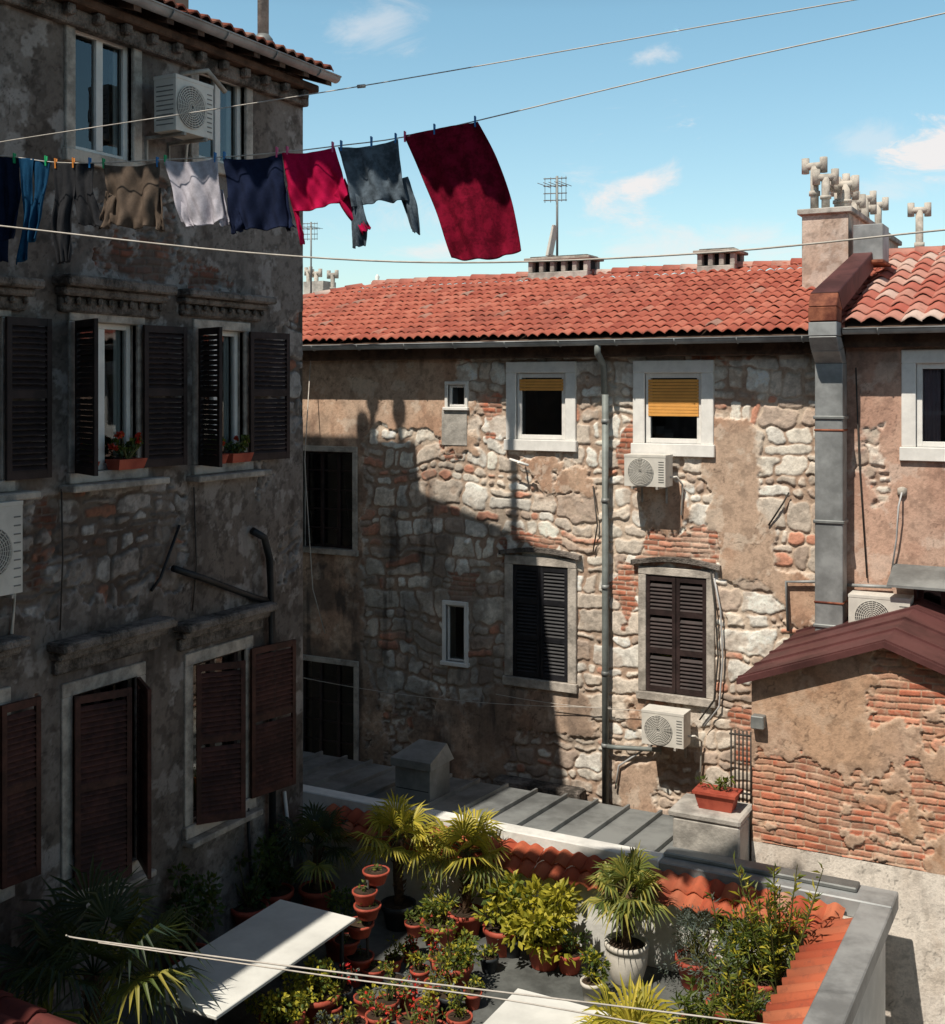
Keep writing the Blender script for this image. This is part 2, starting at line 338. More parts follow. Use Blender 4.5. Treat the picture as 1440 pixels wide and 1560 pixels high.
    ca=me.color_attributes.new('col','FLOAT_COLOR','POINT'); ca.data.foreach_set('color',np.concatenate([col,np.ones(col.shape[:2]+(1,))],-1).reshape(-1).astype(np.float32))
    ob=bpy.data.objects.new(name,me); scene.collection.objects.link(ob); ob.parent=parent
    return ob
FL=Fr((XL,0,0),(0,1,0),(1,0,0)); FB=Fr((0,YB,0),(1,0,0),(0,-1,0))
def rL(x0,x1,yt,yb,X=XL):
    m=(x0+x1)/2; return (onX(x0,0,X).y,onX(x1,0,X).y,onX(m,yb,X).z,onX(m,yt,X).z)
def rB(x0,x1,yt,yb,Y=YB):
    m=(x0+x1)/2; return (onY(x0,0,Y).x,onY(x1,0,Y).x,onY(m,yb,Y).z,onY(m,yt,Y).z)
cL=lambda x0,y0,x1,y1: rL(x0,x1,y0,y1)
cB=lambda x0,y0,x1,y1: rB(x0,x1,y0,y1)
YS=12.9
cS=lambda x0,y0,x1,y1: rB(x0,x1,y0,y1,YS)
def louver(mb,F,w,h,k,t=.035,rails=(0.5,),pitch=.052):
    st=.05
    mb.box(F,0,st,0,h,0,t,k); mb.box(F,w-st,w,0,h,0,t,k)
    rl=[0]+[r*h for r in rails]+[h-st*1.4]
    for r in rl: mb.box(F,st,w-st,r,r+st*1.4,.002,t-.002,k)
    for i in range(len(rl)-1):
        v=rl[i]+st*1.4+.02
        while v<rl[i+1]-.02:
            a=.018
            P=[F.p(st,v+a,.004),F.p(w-st,v+a,.004),F.p(w-st,v+a+.008,.004),F.p(st,v+a+.008,.004),
               F.p(st,v-a,t-.003),F.p(w-st,v-a,t-.003),F.p(w-st,v-a+.008,t-.003),F.p(st,v-a+.008,t-.003)]
            mb.hexa(P,k); v+=pitch
def window(par,F,r,nm='window',frame='white',leaves=2,trans=0,depth=.16,sur=None,blind=None,curtain=None,room=1.6,cw=.35,fw=.055,glass=True,bars=0):
    u0,u1,v0,v1=r; mb=MB(); dp=depth
    for (a,b) in (((u0,v0),(u0,v1)),((u1,v0),(u1,v1)),((u0,v0),(u1,v0)),((u0,v1),(u1,v1))):
        mb.quad(F.p(a[0],a[1],.0),F.p(b[0],b[1],.0),F.p(b[0],b[1],-.3),F.p(a[0],a[1],-.3),sur[1] if sur else 'offstone')
    mb.obj(nm+'_reveal',par,recalc=False)
    mb=MB(); e=.4
    R8=[F.p(u0-e,v0-e,-.3),F.p(u1+e,v0-e,-.3),F.p(u1+e,v1+e,-.3),F.p(u0-e,v1+e,-.3),F.p(u0-e,v0-e,-room),F.p(u1+e,v0-e,-room),F.p(u1+e,v1+e,-room),F.p(u0-e,v1+e,-room)]
    mb.add(R8,[(4,5,6,7),(0,1,5,4),(1,2,6,5),(2,3,7,6),(3,0,4,7)],'dark'); mb.obj(nm+'_room',par,recalc=False)
    if sur:
        w,k,pr=sur; mb=MB()
        mb.box(F,u0-w,u0,v0,v1,-.05,pr,k); mb.box(F,u1,u1+w,v0,v1,-.05,pr,k)
        mb.box(F,u0-w,u1+w,v1,v1+w,-.05,pr+.003,k); mb.box(F,u0-w-.02,u1+w+.02,v0-w,v0,-.05,pr+.03,k)
        mb.obj(nm+'_surround',par,bevel=.008)
    mb=MB(); n0,n1=-dp-.03,-dp+.03
    mb.box(F,u0,u0+fw,v0,v1,n0,n1,frame); mb.box(F,u1-fw,u1,v0,v1,n0,n1,frame)
    mb.box(F,u0+fw,u1-fw,v0,v0+fw,n0,n1-.002,frame); mb.box(F,u0+fw,u1-fw,v1-fw,v1,n0,n1-.002,frame)
    for i in range(1,leaves):
        c=u0+(u1-u0)*i/leaves; mb.box(F,c-fw*.8,c+fw*.8,v0+fw,v1-fw,n0,n1+.004,frame)
    for i in range(bars): c=v0+(v1-v0)*(i+1)/(bars+1); mb.box(F,u0+fw,u1-fw,c-.012,c+.012,n0+.01,n1-.008,frame)
    if blind:
        f,k=blind; y=v1-fw-.02; lo=v1-(v1-v0)*f
        while y>lo: mb.box(F,u0+fw*.6,u1-fw*.6,y-.038,y,-dp+.035,-dp+.045,k); y-=.042
    mb.obj(nm+'_frame',par,bevel=.004)
    if glass:
        mb=MB(); mb.quad(F.p(u0+.02,v0+.02,-dp),F.p(u1-.02,v0+.02,-dp),F.p(u1-.02,v1-.02,-dp),F.p(u0+.02,v1-.02,-dp),'glass'); mb.obj(nm+'_glass',par,recalc=False)
    if curtain:
        mb=MB(); W=u1-u0
        for (a,b) in ((u0+.005,u0+W*cw),(u1-W*cw,u1-.005)):
            n=24; vs=[]
            for i in range(n+1):
                uu=a+(b-a)*i/n; nn=-dp-.08+.022*math.sin(i*1.9)
                vs+= [F.p(uu,v0,nn),F.p(uu,v1,nn)]
            mb.add(vs,[(2*i,2*i+2,2*i+3,2*i+1) for i in range(n)],curtain,True)
        mb.obj(nm+'_curtain',par,recalc=False)
def ac(name,F,u,v,w=.78,h=.54,d=.28,off=.12,k='acw'):
    mb=MB(); mb.box(F,u,u+w,v,v+h,off,off+d,k)
    mb.box(F,u-.004,u+w+.004,v+h-.03,v+h+.006,off-.004,off+d+.004,k)
    cu=u+w*.4; cv=v+h*.48; r=min(h*.42,w*.38); n=off+d+.006
    vs=[F.p(cu+r*math.cos(a*math.pi/12),cv+r*math.sin(a*math.pi/12),n-.003) for a in range(24)]
    mb.add(vs,[tuple(range(24))],'grille')
    for i in range(9): mb.ring(F,cu,cv,n+.012,r*(i+1)/9,.0055,k)
    for i in range(24):
        a=i*math.pi/12; mb.tube([F.p(cu+.03*math.cos(a),cv+.03*math.sin(a),n+.01),F.p(cu+r*math.cos(a),cv+r*math.sin(a),n+.01)],.004,k,4)
    for i in range(9):
        vv=v+.06+i*(h-.12)/9; mb.box(F,u+w*.83,u+w*.96,vv,vv+.012,off+d,off+d+.005,'grille')
        mb.box(F,u-.004,u,vv,vv+.012,off+.03,off+d-.03,'grille')
    for uu in (u+.1,u+w-.13):
        mb.box(F,uu,uu+.03,v-.035,v-.002,.0,off+d+.02,'concrete'); mb.box(F,uu+.003,uu+.027,v-.25,v-.036,.0,.03,'concrete')
    mb.tube([F.p(u+w,v+.12,off+.1),F.p(u+w+.08,v+.13,off+.08),F.p(u+w+.12,v+.02,.05),F.p(u+w+.1,v-.4,.03)],.016,k,6)
    return mb.obj(name,bevel=.008)
def tiles(name,O,Uv,Vv,L,W,tw,tl,k,parent,clip=None,amp=.05,seed=1,S=6):
    rnd=random.Random(seed); O=Vector(O); Uv=Vector(Uv).normalized(); Vv=Vector(Vv).normalized(); N=Uv.cross(Vv).normalized()
    if N.z<0: N=-N
    mb=MB(); nu=int(round(L/tw)); nv=int(math.ceil(W/tl))
    prof=[amp*(.5-.5*math.cos(2*math.pi*min(1,s_/S)))**.8 for s_ in range(S+1)]
    for i in range(nu):
        for j in range(nv):
            u0=i*tw; w0=j*tl
            if clip and not clip(u0+tw/2,w0+tl/2): continue
            w1=min(w0+tl*1.12,W+.04); du=rnd.uniform(-.008,.008); lift=rnd.uniform(0,.012); sk=rnd.uniform(-.008,.008); ds=rnd.uniform(-.016,.016)
            vs=[]
            for (wv,hz,top_) in ((w0+ds,.008+lift,0),(w0+ds,.030+lift,0),(w1,.0,1)):
                for s_ in range(S+1):
                    x=s_/S*1.06
                    vs.append(O+Uv*(u0+x*tw+du+(sk if top_ else 0))+Vv*wv+N*(prof[s_]*(.9 if top_ else 1)+hz))
            fs=[]
            for r_ in range(2):
                for s_ in range(S): a=r_*(S+1)+s_; fs.append((a,a+1,a+S+2,a+S+1))
            mb.add(vs,fs,k,True)
    return mb.obj(name,parent,recalc=False)
def caps(name,A,Bp,k,parent,r=.10,seg=.38,seed=3):
    rnd=random.Random(seed); A=Vector(A); Bp=Vector(Bp); d=(Bp-A); n=max(1,int(d.length/seg)); d.normalize(); a=d.cross(Z).normalized(); up=a.cross(d)
    mb=MB()
    for i in range(n):
        p0=A+d*(i*seg); p1=p0+d*(seg*1.08); vs=[]; j0=rnd.uniform(-.012,.016)
        for (p,rr) in ((p0,r),(p1,r*.85)):
            for q in range(9):
                an=math.pi*q/8; vs.append(p+a*math.cos(an)*rr*1.1+up*(math.sin(an)*rr+j0))
        fs=[(q,q+1,q+10,q+9) for q in range(8)]; fs.append(tuple(range(9)))
        mb.add(vs,fs,k,True)
    return mb.obj(name,parent,recalc=False)

# ================================================================= GROUND
mb=MB(); s=900; mb.quad(Vector((-s,-s,GZ)),Vector((s,-s,GZ)),Vector((s,s,GZ)),Vector((-s,s,GZ)),'ground'); mb.obj('ground',recalc=False)

# ================================================================= LEFT HOUSE
LH=empty('stone_house')
wA1=rL(112,200,52,238); wA2=rL(300,372,112,250)
wB0=rL(-75,0,480,735); wB1=rL(115,207,492,716); wB2=rL(302,370,503,705)
wC0=rL(-90,-5,1085,1370); wC1=rL(108,205,1045,1330); wC2=rL(292,372,1000,1235)
holesL=[wA1,wA2,wB0,wB1,wB2,wC0,wC1,wC2]
yE=onX(461,0).y; ZT=3.74
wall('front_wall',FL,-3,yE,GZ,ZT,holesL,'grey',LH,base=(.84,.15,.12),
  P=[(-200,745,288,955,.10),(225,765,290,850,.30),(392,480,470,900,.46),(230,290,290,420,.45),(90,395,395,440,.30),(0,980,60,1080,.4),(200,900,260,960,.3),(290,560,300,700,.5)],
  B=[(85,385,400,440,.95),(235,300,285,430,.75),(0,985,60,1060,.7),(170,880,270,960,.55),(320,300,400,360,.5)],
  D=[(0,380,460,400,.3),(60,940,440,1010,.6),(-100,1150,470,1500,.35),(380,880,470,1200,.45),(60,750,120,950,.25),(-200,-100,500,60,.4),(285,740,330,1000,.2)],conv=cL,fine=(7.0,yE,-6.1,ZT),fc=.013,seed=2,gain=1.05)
mb=MB(); mb.quad(Vector((XL,yE,GZ)),Vector((-17,yE,GZ)),Vector((-17,yE,3.55)),Vector((XL,yE,ZT)),'plain')
mb.add([Vector((XL,yE,ZT)),Vector((-12.75,yE,5.2)),Vector((-17,yE,3.55))],[(0,1,2)],'plain')
mb.quad(Vector((XL,-3,GZ)),Vector((-17,-3,GZ)),Vector((-17,-3,3.55)),Vector((XL,-3,ZT)),'plain')
mb.quad(Vector((-17,-3,GZ)),Vector((-17,yE,GZ)),Vector((-17,yE,3.55)),Vector((-17,-3,3.55)),'plain'); mb.obj('side_walls',LH,recalc=False)
XE=-8.14; ZE=3.66; SL=.35; YR=yE+.12
Vs=Vector((-1,0,SL)).normalized()
tiles('roof_tiles',(XE,-3,ZE+.07),(0,1,0),Vs,YR+3,5.2,.18,.36,'tile_old',LH,seed=5)
mb=MB()
def slab(p0,p1,p2,p3,t,k): mb.hexa([Vector(p) for p in (p0,p1,p2,p3)]+[Vector(p)-Z*t for p in (p0,p1,p2,p3)],k)
slab((XE,-3,ZE+.05),(XE,YR,ZE+.05),(-12.9,YR,ZE+.05+SL*4.76),(-12.9,-3,ZE+.05+SL*4.76),.05,'wood')
slab((-12.9,-3,ZE+.05+SL*4.76),(-12.9,YR,ZE+.05+SL*4.76),(-17.6,YR,3.5),(-17.6,-3,3.5),.05,'wood')
y=-2.8
while y<YR: 
    mb.hexa([Vector((XE+.03,y,ZE-.10)),Vector((XE+.03,y+.1,ZE-.10)),Vector((XE+.03,y+.1,ZE-.002)),Vector((XE+.03,y,ZE-.002)),
             Vector((XL-.3,y,ZE-.10+SL*.66)),Vector((XL-.3,y+.1,ZE-.10+SL*.66)),Vector((XL-.3,y+.1,ZE+SL*.66)),Vector((XL-.3,y,ZE+SL*.66))],'wood'); y+=.45
mb.obj('roof_structure',LH)
mb=MB(); mb.box(FL,-3,yE,3.34,3.50,-.03,.10,'greystone'); mb.box(FL,-3,yE+.04,3.501,3.59,-.03,.22,'wood')
y=-2.6
while y<yE: mb.box(FL,y,y+.10,3.40,3.499,.101,.19,'greystone'); y+=.36
mb.obj('eave_cornice',LH,bevel=.015)
def gutter(name,par,A,Bp,out,r=.07,k='zinc'):
    mb=MB(); A=Vector(A); Bp=Vector(Bp); d=(Bp-A).normalized(); out=Vector(out); vs=[]
    for rr in (r,r-.006):
        for p in (A,Bp):
            for q in range(11):
                an=math.pi*q/10; vs.append(p+out*math.cos(an)*rr-Z*math.sin(an)*rr)
    fs=[(q,q+1,q+12,q+11) for q in range(10)]+[(22+q,22+q+1,22+q+12,22+q+11) for q in range(10)]+[tuple(range(11)),tuple(range(11,22))]
    mb.add(vs,fs,k,True)
    mb.tube([A+out*(r+.004),Bp+out*(r+.004)],.010,k,6)
    L=(Bp-A).length; n=int(L/.8)
    for i in range(n):
        p=A+d*(i+.5)*L/n
        mb.tube([p+out*math.cos(math.pi*q/8)*(r+.008)-Z*math.sin(math.pi*q/8)*(r+.008) for q in range(9)],.008,k,4)
    mb.obj(name,par,recalc=False)
gutter('gutter',LH,(XE+.04,-3,ZE+.02),(XE+.04,YR,ZE+.02),(1,0,0),k='zinc')
mb=MB()
mb.wbox(-14.0,-10.17,10.9,11.55,3.9,5.35,'plain'); mb.wbox(-14.1,-10.10,10.84,11.61,5.35,5.42,'concrete')
for x,hh in ((-11.08,.55),(-10.9,.98),(-10.42,.80),(-12.6,.6)): mb.tube([(x,11.3,5.4),(x,11.3,5.4+hh)],.055,'pipe',10); mb.lathe((x,11.3,5.37+hh),[(.06,0),(.12,.05),(.12,.2),(.05,.28)],'pipe',12)
mb.obj('chimney_stack',LH)
pb=onX(401,66,-8.55); mb=MB(); mb.tube([(pb.x,pb.y,3.7),(pb.x,pb.y,6.7)],.065,'pipe',12); mb.lathe((pb.x,pb.y,6.7),[(.07,0),(.12,.02),(.12,.2),(.05,.25)],'pipe',12)
mb.lathe((pb.x,pb.y,pb.z-.1),[(.13,0),(.11,.15),(.07,.2)],'lead',12); mb.obj('flue_pipe',LH)
SUR=(.12,'offstone',.035)
window(LH,FL,wA1,'upper_window',sur=SUR,leaves=2,curtain='curtain',cw=.12,depth=.08)
window(LH,FL,wA2,'upper_window_small',sur=SUR,leaves=2,curtain='curtain',cw=.15,depth=.08)
for i,w in enumerate((wB0,wB1,wB2)): window(LH,FL,w,'middle_window',sur=(.10,'offstone',.03),leaves=2,curtain='curtain',cw=.16,depth=.10)
for w in (wC0,wC1,wC2): window(LH,FL,w,'lower_window',sur=(.13,'offstone',.03),leaves=2,depth=.12,frame='shutter')
def cornice(par,F,r,k='greystone',corb=True):
    u0,u1,v0,v1=r; h=v1-v0; mb=MB()
    mb.box(F,u0+.06,u1-.06,v0,v0+h*.45,-.03,.07,k); mb.box(F,u0+.03,u1-.03,v0+h*.45,v0+h*.7,-.03,.15,k); mb.box(F,u0,u1,v0+h*.7,v1,-.03,.24,k)
    if corb:
        n=max(3,int((u1-u0)/.14))
        for i in range(n):
            c=u0+.1+(u1-u0-.2)*i/(n-1); mb.box(F,c-.025,c+.025,v0+h*.2,v0+h*.449,.07,.12,k)
    mb.obj('window_cornice',par,bevel=.02)
cornice(LH,FL,rL(78,245,427,480)); cornice(LH,FL,rL(265,398,447,485)); cornice(LH,FL,rL(-100,42,420,470))
cornice(LH,FL,rL(70,245,958,1008),corb=False); cornice(LH,FL,rL(262,400,932,975),corb=False); cornice(LH,FL,rL(-110,20,980,1030),corb=False)
def shut(par,F,u,v0,v1,w,ang,k,off=.06,right=True,name='shutter'):
    mb=MB(); H=F.hinge(u,v0,off,ang) if right else F.hinge(u,v0,off,math.pi-ang)
    louver(mb,H,w,v1-v0,k); mb.obj(name,par,bevel=0)
def d(x0,x1): return abs(onX(x1,0).y-onX(x0,0).y)
shut(LH,FL,wB1[1]+.03,wB1[2],wB1[3],d(210,268),.12,'shutter'); shut(LH,FL,wB1[0]-.02,wB1[2],wB1[3],.5,1.15,'shutter',right=False)
shut(LH,FL,wB2[1]+.03,wB2[2],wB2[3],d(372,424),.12,'shutter'); shut(LH,FL,wB2[0]-.02,wB2[2],wB2[3],.45,1.2,'shutter',right=False)
shut(LH,FL,wB0[1]+.0,wB0[2],wB0[3],d(0,64),.08,'shutter')
shut(LH,FL,wC1[1]+.02,wC1[2],wC1[3],.55,2.2,'shutter_red'); shut(LH,FL,wC1[0]-.02,wC1[2],wC1[3],.55,2.75,'shutter_red',right=False)
shut(LH,FL,wC2[1]+.03,wC2[2],wC2[3],d(378,432),.2,'shutter_red'); shut(LH,FL,wC2[0]-.0,wC2[2],wC2[3],.52,2.5,'shutter_red',right=False)
shut(LH,FL,wC0[1]-.02,wC0[2],wC0[3],d(-5,50),.1,'shutter_red')
mb=MB()
for w in (wB0,wB1,wB2): mb.box(FL,w[0]-.2,w[1]+.28,w[2]-.17,w[2]-.104,-.03,.2,'offstone')
for w in (wC1,wC2): mb.box(FL,w[0]-.15,w[1]+.15,w[2]-.2,w[2]-.135,-.03,.16,'offstone')
mb.obj('window_sills',LH,bevel=.012)
mb=MB()
def LP(px,py,n): p=onX(px,py); return FL.p(p.y,p.z,n)
mb.tube([LP(255,865,.08),LP(300,880,.08),LP(375,908,.08),LP(400,915,.08)],.035,'black',10)
mb.tube([LP(378,808,.06),LP(392,818,.1),LP(400,850,.1),LP(404,960,.1),LP(405,1130,.1),LP(404,1330,.1)],.042,'black',10)
mb.tube([LP(428,1205,.05),LP(436,1290,.06),LP(440,1345,.06)],.022,'white',8)
mb.tube([LP(270,800,.03),LP(240,880,.04),LP(228,900,.02)],.016,'black',8)
mb.tube([LP(372,1230,.05),LP(374,1320,.07),LP(385,1400,.08)],.02,'black',8)
mb.tube([LP(90,745,.03),LP(92,850,.03),LP(88,960,.03)],.008,'wire',5); mb.tube([LP(292,742,.03),LP(296,860,.03),LP(290,930,.03)],.008,'wire',5)
mb.obj('soil_pipe',LH)
XA=XL+.5; r=rL(268,325,122,205,XA)
ac('air_conditioner',FL,r[0],r[2],r[1]-r[0],r[3]-r[2],.28,off=.22)
mb=MB(); p=onX(262,118); mb.tube([FL.p(p.y,p.z-.15,.02),FL.p(p.y+.02,p.z+.03,.12),FL.p(p.y+.2,p.z+.08,.3),FL.p(p.y+.42,p.z-.1,.35)],.028,'pipe',8); mb.obj('ac_hose',LH)
ac('air_conditioner',FL,onX(-85,0).y,onX(-10,900).z,d(-85,0),.78,.22,off=.06)
# ================================================================= BACK HOUSE
BH=empty('stone_house')
b_up1=rB(787,862,568,670); b_up2=rB(983,1069,568,676); b_sm=rB(683,709,586,620); b_lo=rB(680,708,922,1008)
b_s1=rB(782,866,862,1035); b_s2=rB(985,1077,878,1058); b_l1=rB(462,538,688,835); b_l2=rB(458,540,1010,1192)
XS=-2.93
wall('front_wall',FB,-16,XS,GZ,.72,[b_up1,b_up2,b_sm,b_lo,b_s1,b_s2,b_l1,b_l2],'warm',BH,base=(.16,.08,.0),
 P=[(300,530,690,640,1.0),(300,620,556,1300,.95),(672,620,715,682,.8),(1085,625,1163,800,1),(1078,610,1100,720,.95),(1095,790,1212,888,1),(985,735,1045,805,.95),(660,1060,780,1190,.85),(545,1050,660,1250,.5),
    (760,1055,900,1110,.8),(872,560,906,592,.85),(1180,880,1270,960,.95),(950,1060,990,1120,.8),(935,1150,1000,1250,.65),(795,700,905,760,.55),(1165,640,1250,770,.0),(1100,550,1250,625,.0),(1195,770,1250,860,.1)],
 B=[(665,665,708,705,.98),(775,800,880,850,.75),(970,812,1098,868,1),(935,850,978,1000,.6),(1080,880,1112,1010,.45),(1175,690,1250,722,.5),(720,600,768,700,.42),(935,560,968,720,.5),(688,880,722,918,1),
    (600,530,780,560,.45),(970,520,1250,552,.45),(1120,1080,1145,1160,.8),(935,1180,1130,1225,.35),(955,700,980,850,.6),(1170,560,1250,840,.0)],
 D=[(300,505,1300,544,.95),(300,1150,940,1300,.75),(300,645,556,1250,.70),(556,690,700,1150,.60),(700,770,800,1150,.60),(800,860,910,1150,.50)],conv=cB,fine=(-12.3,XS,-6.6,.72),fc=.0145,seed=4,sz=1.15,pn=.8,mot=.6,gain=1.16,bn=1.1)  # D deepens the left house's cast shadow in the colour, along with grime
mb=MB(); mb.quad(Vector((-16,YB,GZ)),Vector((-16,22.6,GZ)),Vector((-16,22.6,.7)),Vector((-16,YB,.7)),'plain'); mb.quad(Vector((-16,22.6,GZ)),Vector((5,22.6,GZ)),Vector((5,22.6,.7)),Vector((-16,22.6,.7)),'plain'); mb.obj('side_walls',BH,recalc=False)
YE=15.2; ZEB=.66; SB=.32; YRD=19.0
VB=Vector((0,1,SB)).normalized(); Wb=(YRD-YE)*math.sqrt(1+SB*SB)
x0=-16.2; hipx=4.0
tiles('roof_tiles',(x0,YE,ZEB+.04),(1,0,0),VB,XS-x0,Wb,.155,.30,'tile',BH,clip=lambda u,v: u> v/Wb*hipx,seed=9,amp=.045)
RZ=ZEB+SB*(YRD-YE)
mb=MB()
def slab2(ps,t,k):
    n=len(ps); vs=[Vector(p) for p in ps]+[Vector(p)-Z*t for p in ps]
    mb.add(vs,[tuple(range(n)),tuple(range(n,2*n))[::-1]]+[(i,(i+1)%n,n+(i+1)%n,n+i) for i in range(n)],k)
slab2([(x0,YE,ZEB),(XS,YE,ZEB),(XS,YRD,RZ-.02),(x0+hipx,YRD,RZ-.02)],.06,'wood')
slab2([(x0+hipx,YRD,RZ-.02),(XS,YRD,RZ-.02),(XS,22.9,ZEB),(x0,22.9,ZEB)],.06,'tile')
slab2([(x0,YE,ZEB),(x0+hipx,YRD,RZ-.02),(x0,22.9,ZEB)],.06,'tile')
mb.obj('roof_deck',BH)
caps('ridge_caps',(x0+hipx,YRD,RZ+.05),(XS,YRD,RZ+.05),'tile_mix',BH,r=.10,seg=.3)
caps('hip_caps',(x0,YE,ZEB+.06),(x0+hipx,YRD,RZ+.05),'tile_mix',BH,r=.10,seed=8,seg=.3)
gutter('gutter',BH,(-16.2,YE-.06,ZEB-.02),(XS-.02,YE-.06,ZEB-.02),(0,-1,0))
mb=MB(); mb.box(FB,-16,XS-.01,.42,.60,-.03,.16,'wood'); mb.box(FB,-16,XS-.01,.6,.66,-.03,.3,'shutter'); mb.obj('eave_board',BH,bevel=.01)
WS=(.16,'white',.03)
window(BH,FB,b_up1,'upper_window',sur=WS,leaves=1,blind=(.24,'orange'),depth=.05,fw=.07)
window(BH,FB,b_up2,'upper_window_wide',sur=(.17,'white',.03),leaves=1,blind=(.60,'orange'),depth=.05,fw=.07)
window(BH,FB,b_sm,'bathroom_window',sur=(.05,'white',.03),leaves=1,depth=.06,fw=.04)
window(BH,FB,b_lo,'stair_window',sur=(.06,'white',.03),leaves=1,depth=.06,fw=.03)
window(BH,FB,b_s1,'shuttered_window',sur=(.13,'offstone',.03),leaves=2,depth=.15,frame='shutter')
window(BH,FB,b_s2,'shuttered_window_lit',sur=(.11,'offstone',.03),leaves=2,depth=.15,frame='shutter')
window(BH,FB,b_l1,'courtyard_window',sur=(.09,'offstone',.03),leaves=3,depth=.10,frame='shutter',bars=4,fw=.035)
window(BH,FB,b_l2,'courtyard_door',sur=(.09,'offstone',.03),leaves=3,depth=.10,frame='shutter',bars=5,fw=.03)
mb=MB()
for r,k in ((b_s1,'shutter_blue'),(b_s2,'shutter')):
    w=(r[1]-r[0])/2
    for i in (0,1): louver(mb,FB.hinge(r[0]+i*w+.005,r[2]+.01,-.02,0),w-.01,r[3]-r[2]-.02,k,rails=(.33,.66))
mb.obj('closed_shutters',BH)
shut(BH,FB,b_l1[0]+.02,b_l1[2],b_l1[3],.3,1.3,'shutter_blue')
def arch(par,r,k='greystone'):
    mb=MB(); u0,u1=r[0]-.2,r[1]+.2; v=r[3]+.13; n=12
    for i in range(n):
        a0=u0+(u1-u0)*i/n; a1=u0+(u1-u0)*(i+1)/n
        h0=.07*math.sin(math.pi*i/n); h1=.07*math.sin(math.pi*(i+1)/n)
        mb.hexa([FB.p(a0,v+h0,-.03),FB.p(a1,v+h1,-.03),FB.p(a1,v+h1+.06,-.03),FB.p(a0,v+h0+.06,-.03),FB.p(a0,v+h0,.08),FB.p(a1,v+h1,.08),FB.p(a1,v+h1+.06,.08),FB.p(a0,v+h0+.06,.08)],k)
    mb.obj('window_hood',par)
arch(BH,b_s1); arch(BH,b_s2,'greystone')
r=rB(762,892,1190,1250); cornice(BH,FB,(r[0],r[1],r[2],r[3]),corb=True)
mb=MB(); r=rB(674,712,625,678); mb.box(FB,r[0],r[1],r[2],r[3],-.03,.018,'concrete'); mb.obj('cement_patch',BH)
def BP(px,py,n,Y=YB): p=onY(px,py,Y); return Vector((p.x,YB-n,p.z))
mb=MB()
mb.tube([Vector((onY(911,0,15.15).x,YE-.06,ZEB-.06)),Vector((onY(911,0,15.15).x,YE-.06,ZEB-.2)),BP(924,556,.1),BP(924.5,600,.09)],.045,'pipezinc',12)
xd=onY(926,0).x
mb.tube([Vector((xd,YB-.09,-.1)),Vector((xd,YB-.09,-6.2))],.047,'pipezinc',12)
for zz in (-.5,-1.6,-2.8,-4.0,-5.0): mb.tube([Vector((xd,YB-.09,zz)),Vector((xd,YB-.09,zz+.06))],.056,'lead',12)
mb.tube([Vector((xd+.02,YB-.1,-4.98)),BP(945,1136,.1),BP(1010,1140,.08)],.032,'pipezinc',10)
mb.obj('drainpipe',BH)
def sag(a,b_,s_,n=14):
    a=Vector(a); b_=Vector(b_); return [a.lerp(b_,i/n)-Z*s_*4*(i/n)*(1-i/n) for i in range(n+1)]
mb=MB()
mb.tube([BP(1090,880,.05),BP(1100,930,.06),BP(1103,1000,.05),BP(1098,1075,.06),BP(1075,1105,.06)],.012,'curtain',6)
mb.tube([BP(1085,870,.05),BP(1092,930,.06),BP(1096,1000,.05),BP(1090,1065,.06),BP(1068,1095,.06)],.012,'wire',6)
mb.tube([BP(480,530,.1),BP(487,700,.4),BP(505,890,.5),BP(512,960,.3)],.008,'rope',5)
mb.tube(sag(BP(465,1030,.1),BP(935,1075,.1),.12),.005,'rope',5); mb.tube(sag(BP(760,1055,.1),BP(1000,1080,.1),.05),.005,'rope',5)
mb.tube([BP(1055,1110,.06),BP(1000,1130,.05),BP(945,1165,.05),BP(940,1200,.05)],.015,'curtain',6)
mb.tube([BP(905,740,.03),BP(912,800,.04),BP(905,840,.03)],.01,'wire',6); mb.tube([BP(1172,800,.03),BP(1195,765,.04),BP(1203,750,.03)],.012,'wire',6)
mb.obj('wall_cables',BH)
mb=MB(); p=BP(718,822,.05); mb.tube([p,p-Vector((0,.12,.03))],.035,'white',8); p=BP(800,704,.05); mb.tube([p,p-Vector((0,.18,0))],.015,'white',6); mb.tube([p+Vector((-.15,-.15,.05)),p+Vector((.15,-.15,-.03))],.02,'white',6); mb.obj('wall_fittings',BH)
r=rB(967,1028,690,738); ac('air_conditioner',FB,r[0],r[2],.58,.42,.3,off=.1)
r=rB(995,1062,1068,1124); ac('air_conditioner',FB,r[0],r[2],.58,.45,.3,off=.15)
def slot_chimney(px0,px1,pyt,pyb):
    Y=YRD; a=onY(px0,pyt,Y); b_=onY(px1,pyb,Y); mb=MB(); z0=RZ-.25; z1=a.z
    h=z1-.1; mb.wbox(a.x,b_.x,Y-.3,Y+.3,z0,h-.2,'concrete'); n=max(3,int((b_.x-a.x)/.2)+1)
    for i in range(n):
        c=a.x+.04+(b_.x-a.x-.08)*i/(n-1); mb.wbox(c-.04,c+.04,Y-.28,Y-.14,h-.2,h,'concrete'); mb.wbox(c-.04,c+.04,Y+.14,Y+.28,h-.2,h,'concrete')
    mb.wbox(a.x+.03,b_.x-.03,Y-.13,Y+.13,h-.2,h-.01,'dark')
    mb.wbox(a.x-.05,b_.x+.05,Y-.35,Y+.35,h,h+.05,'pipe'); mb.wbox(a.x+.02,b_.x-.02,Y-.25,Y+.25,h+.05,h+.08,'greystone')
    mb.obj('ridge_chimney',BH,bevel=.01)
slot_chimney(815,905,392,422); slot_chimney(1070,1127,380,410)
